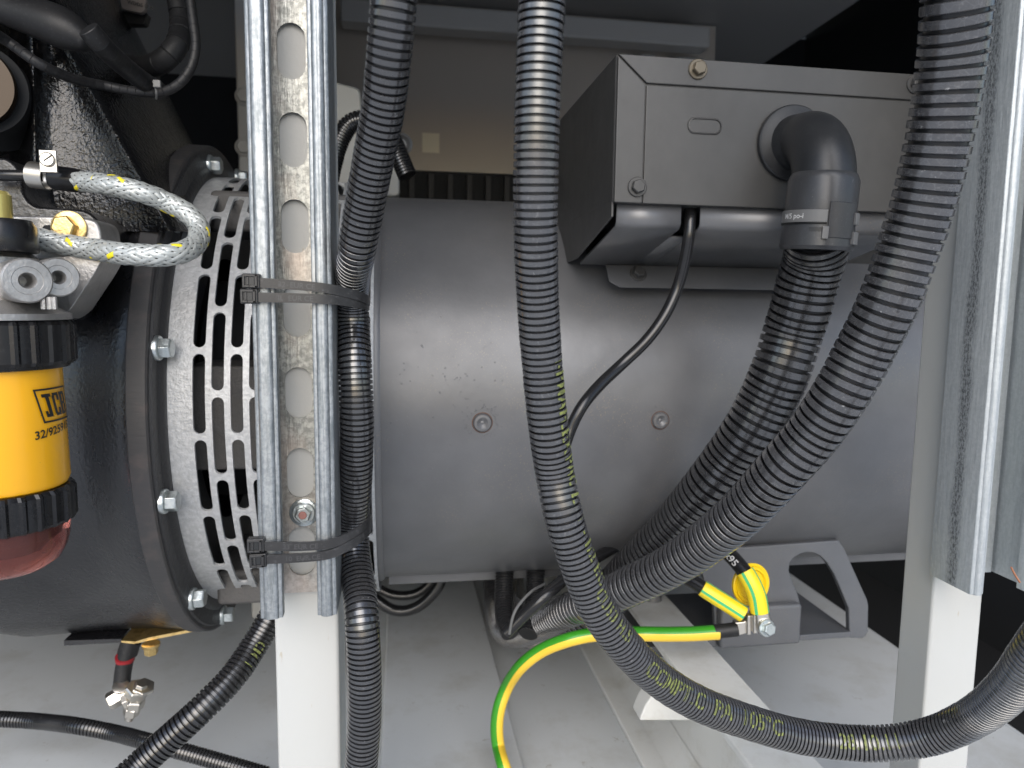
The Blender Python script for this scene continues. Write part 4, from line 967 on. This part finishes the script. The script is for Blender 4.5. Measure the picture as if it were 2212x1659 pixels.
def sleeve(label, cab, slv, odc, ods, txt=None):
    th = thing('earth_sleeve', label, 'cable sleeve', atz(*slv[0][:2], slv[0][2]))
    pc_ = Path([(*atz(x, y, z), 1) for x, y, z in cab]); co = tube('cable_sheath', pc_, odc/2, M['cable'], th, 20)
    ps = Path([(*atz(x, y, z), 1) for x, y, z in slv]); n = 36; mi = [0]*n
    for k in range(n):
        a = 360*k/n
        if any(abs((a-c_+180) % 360-180) < 7 for c_ in (15, 105, 195, 285)): mi[k] = 1
    q = np.linspace(0, ps.L, 24); rr = np.full(24, ods/2); rr[:2] *= .98; 
    Vv = tube_rings(ps, q, rr, n); fast('striped_sleeve', Vv, tube_faces(24, n), [M['sleeve_y'], M['sleeve_g']], th, 40, [mi[k] for _ in range(23) for k in range(n)]+[0, 0])
    if txt:
        bm = text_geo(txt, .0075)
        def fn(x, y):
            P1, T1, N1, B1 = pc_.fr(pc_.L*.30+x); a = R_(10)-(y-.003)/(odc/2); return P1[0]+(N1[0]*math.cos(a)+B1[0]*math.sin(a))*(odc/2+.0001)
        wrap(bm, fn, 'cable_print', M['white_ink'], th)
    return th
sleeve('yellow sleeve with green stripe on the upper black cable, over the yellow plug', [(1555, 1180, .57), (1585, 1207, .555), (1612, 1240, .545)], [(1609, 1234, .545), (1625, 1262, .542), (1636, 1290, .541), (1641, 1322, .541)], .0118, .0140, '1x95')
sleeve('yellow sleeve with green stripe on the lower black cable, left of the plug', [(1455, 1235, .57), (1490, 1252, .56), (1520, 1272, .553)], [(1517, 1270, .552), (1548, 1290, .549), (1580, 1310, .547), (1606, 1327, .545)], .0112, .0128)
# ================================================================== LOWER LEFT TERMINAL
tz = .60
tt = thing('battery_terminal', 'dangling dark cable end with a cluster of nickel nuts below the engine', 'terminal', atz(275, 1540, tz))
tube('cable_end', Path([(*atz(283, 1380, tz), 1), (*atz(272, 1420, tz), 1), (*atz(266, 1450, tz), 1), (*atz(262, 1490, tz), 1)]), .0066, M['rubber'], tt, 20)
tube('upper_sleeve', Path([(*atz(284, 1384, tz+.002), 1), (*atz(275, 1412, tz+.002), 1)]), .0080, M['rubber'], tt, 20)
lathe('red_band', atz(270, 1421, tz), (.1, -.3, 1), [(-.0022, .0062), (-.002, .0075), (.002, .0075), (.0022, .0062)], M['red'], tt, 24)
lathe('cable_barrel', atz(262, 1488, tz-.006), (.1, -.45, .9), [(-.008, .0062), (.004, .0065), (.0045, .0055), (.0045, .001)], M['nickel'], tt, 24)
for px, py, r, L, axx in ((252, 1507, .0062, .012, (-1, -.5, -.4)), (272, 1515, .0066, .004, (-1, -.3, -.4)), (284, 1520, .0068, .004, (-1, -.3, -.4)), (296, 1492, .0078, .009, (.3, -.4, 1)), (298, 1505, .0045, .022, (.35, -.1, 1)), (291, 1518, .0066, .008, (.3, -.2, 1)), (285, 1533, .0056, .007, (.3, -.2, 1)), (281, 1546, .003, .006, (.3, -.2, 1)), (310, 1484, .0075, .003, (.35, -.3, 1))):
    c = atz(px, py, tz-.008); ax_n = np.array(axx)/np.linalg.norm(axx)
    r *= 1.2; L *= 1.15
    if r > .005: hexhead('nut', c-ax_n*L/2, ax_n, r, L, M['nickel'], tt, washer=False, rot=random.random())
    else: lathe('stud', c-ax_n*L/2, ax_n, [(0, r), (L*.9, r), (L, r*.7)], M['nickel'], tt, 16)
# ================================================================== UPPER LEFT HARNESS
def spiral(name, pts, od, pitch, label, mt):
    p = Path(from_w(pts, od), .0008); q = []; rr = []; s = 0
    while s < p.L-pitch:
        q += [s, s+pitch*.05, s+pitch*.5, s+pitch*.97]; rr += [od/2*.93, od/2*.985, od/2, od/2*1.02]; s += pitch
    o = fast(name, tube_rings(p, np.array(q), np.array(rr), 24), tube_faces(len(q), 24), mt, None, 25); tag(o, label, 'cable'); return o
spiral('wrapped_cable', [(368, -60, 47), (385, 0, 47), (392, 50, 47), (384, 95, 48), (352, 132, 48), (305, 145, 46), (255, 135, 45), (215, 110, 44)], .0165, .0105, 'thick spiral wrapped black cable curling round in the dark upper left', M['rubber'])
spiral('wrapped_cable', [(190, 62, 46), (220, 98, 45), (262, 138, 42), (305, 172, 40), (345, 198, 38)], .0114, .008, 'black wrapped cable running down from the rubber boot to the thin tie', M['rubber'])
spiral('wrapped_cable', [(-30, 60, 23), (20, 92, 22), (80, 135, 22), (150, 168, 21), (230, 186, 20), (300, 199, 20), (350, 200, 20), (385, 184, 20), (412, 150, 20), (424, 100, 20), (418, 50, 20), (408, -30, 20)], .0058, .0055, 'thin spiral wrapped black cable sagging across the glossy casting', M['rubber'])
o = tube('harness_tie', Path([(*atz(331, 176, .432), 1), (*atz(337, 190, .426), 1), (*atz(339, 206, .428), 1), (*atz(337, 213, .435), 1)]), .0007, M['clip'], None, 8); tag(o, 'thin pale tie round the two cables in the upper left', 'cable tie')
c = atz(338, 180, .424); hb = box('tie_block', c[0]-.0022, c[0]+.0022, c[1], c[1]+.0022, c[2]-.0022, c[2]+.0022, M['clip'], o, bev=.0005)
# rubber boot
bt = Path([(*atz(-60, -10, .43), 30), (*atz(20, 20, .43), 36), (*atz(90, 42, .43), 42), (*atz(145, 64, .43), 45), (*atz(176, 82, .43), 36), (*atz(192, 94, .43), 18)], .0015)
q = np.linspace(0, bt.L, 60); rr = np.array([float(bt.ex(a)) for a in q])*.43/F
o = fast('rubber_boot', tube_rings(bt, q, rr, 36), tube_faces(60, 36), M['rubber'], None, 60); tag(o, 'matt black rubber boot sticking in at the upper left corner', 'boot')
tp = atz(285, 12, .62)
tg = thing('tag_plate', 'pale pinkish plastic tag with small print on a dark clip, upper left', 'tag', tp)
G().prism([atz(a, b_, .62) for a, b_ in rnd([(256, -30), (315, -10), (313, 22), (303, 28), (262, 18)], 6)], (0, 0, 0), (0, .006, 0)).mk('tag_body', M['pink'], tg, bev=.001)
G().prism([atz(a, b_, .63) for a, b_ in rnd([(245, 22), (320, 27), (312, 52), (262, 52)], 6)], (0, 0, 0), (0, .01, 0)).mk('tag_clip', M['rubber'], tg, bev=.001)
bm = text_geo('WDD5 LEBL', .0042); tq = atz(275, 7, .617)
wrap(bm, lambda x, y: (tq[0]+x, tq[1], tq[2]+y-x*.18), 'tag_print', M['ink'], tg)
cn = atz(186, 18, .60); o = lathe('cable_gland', cn-np.array([.02, 0, -.02]), (1, -.1, -1), [(0, .012), (.02, .012), (.022, .015), (.034, .015), (.036, .010), (.044, .010)], mat('brown gland', (.10, .085, .06), .4, .5), None, 28); tag(o, 'brownish threaded cable gland behind the rubber boot', 'cable gland')
# copper strands under the right channel
o = tube('copper_strand', Path([(*atz(2184, 1225, .40), 1), (*atz(2192, 1242, .40), 1), (*atz(2203, 1258, .40), 1)]), .0006, M['copper'], None, 6); tag(o, 'bare copper strand poking out beneath the right channel', 'wire')
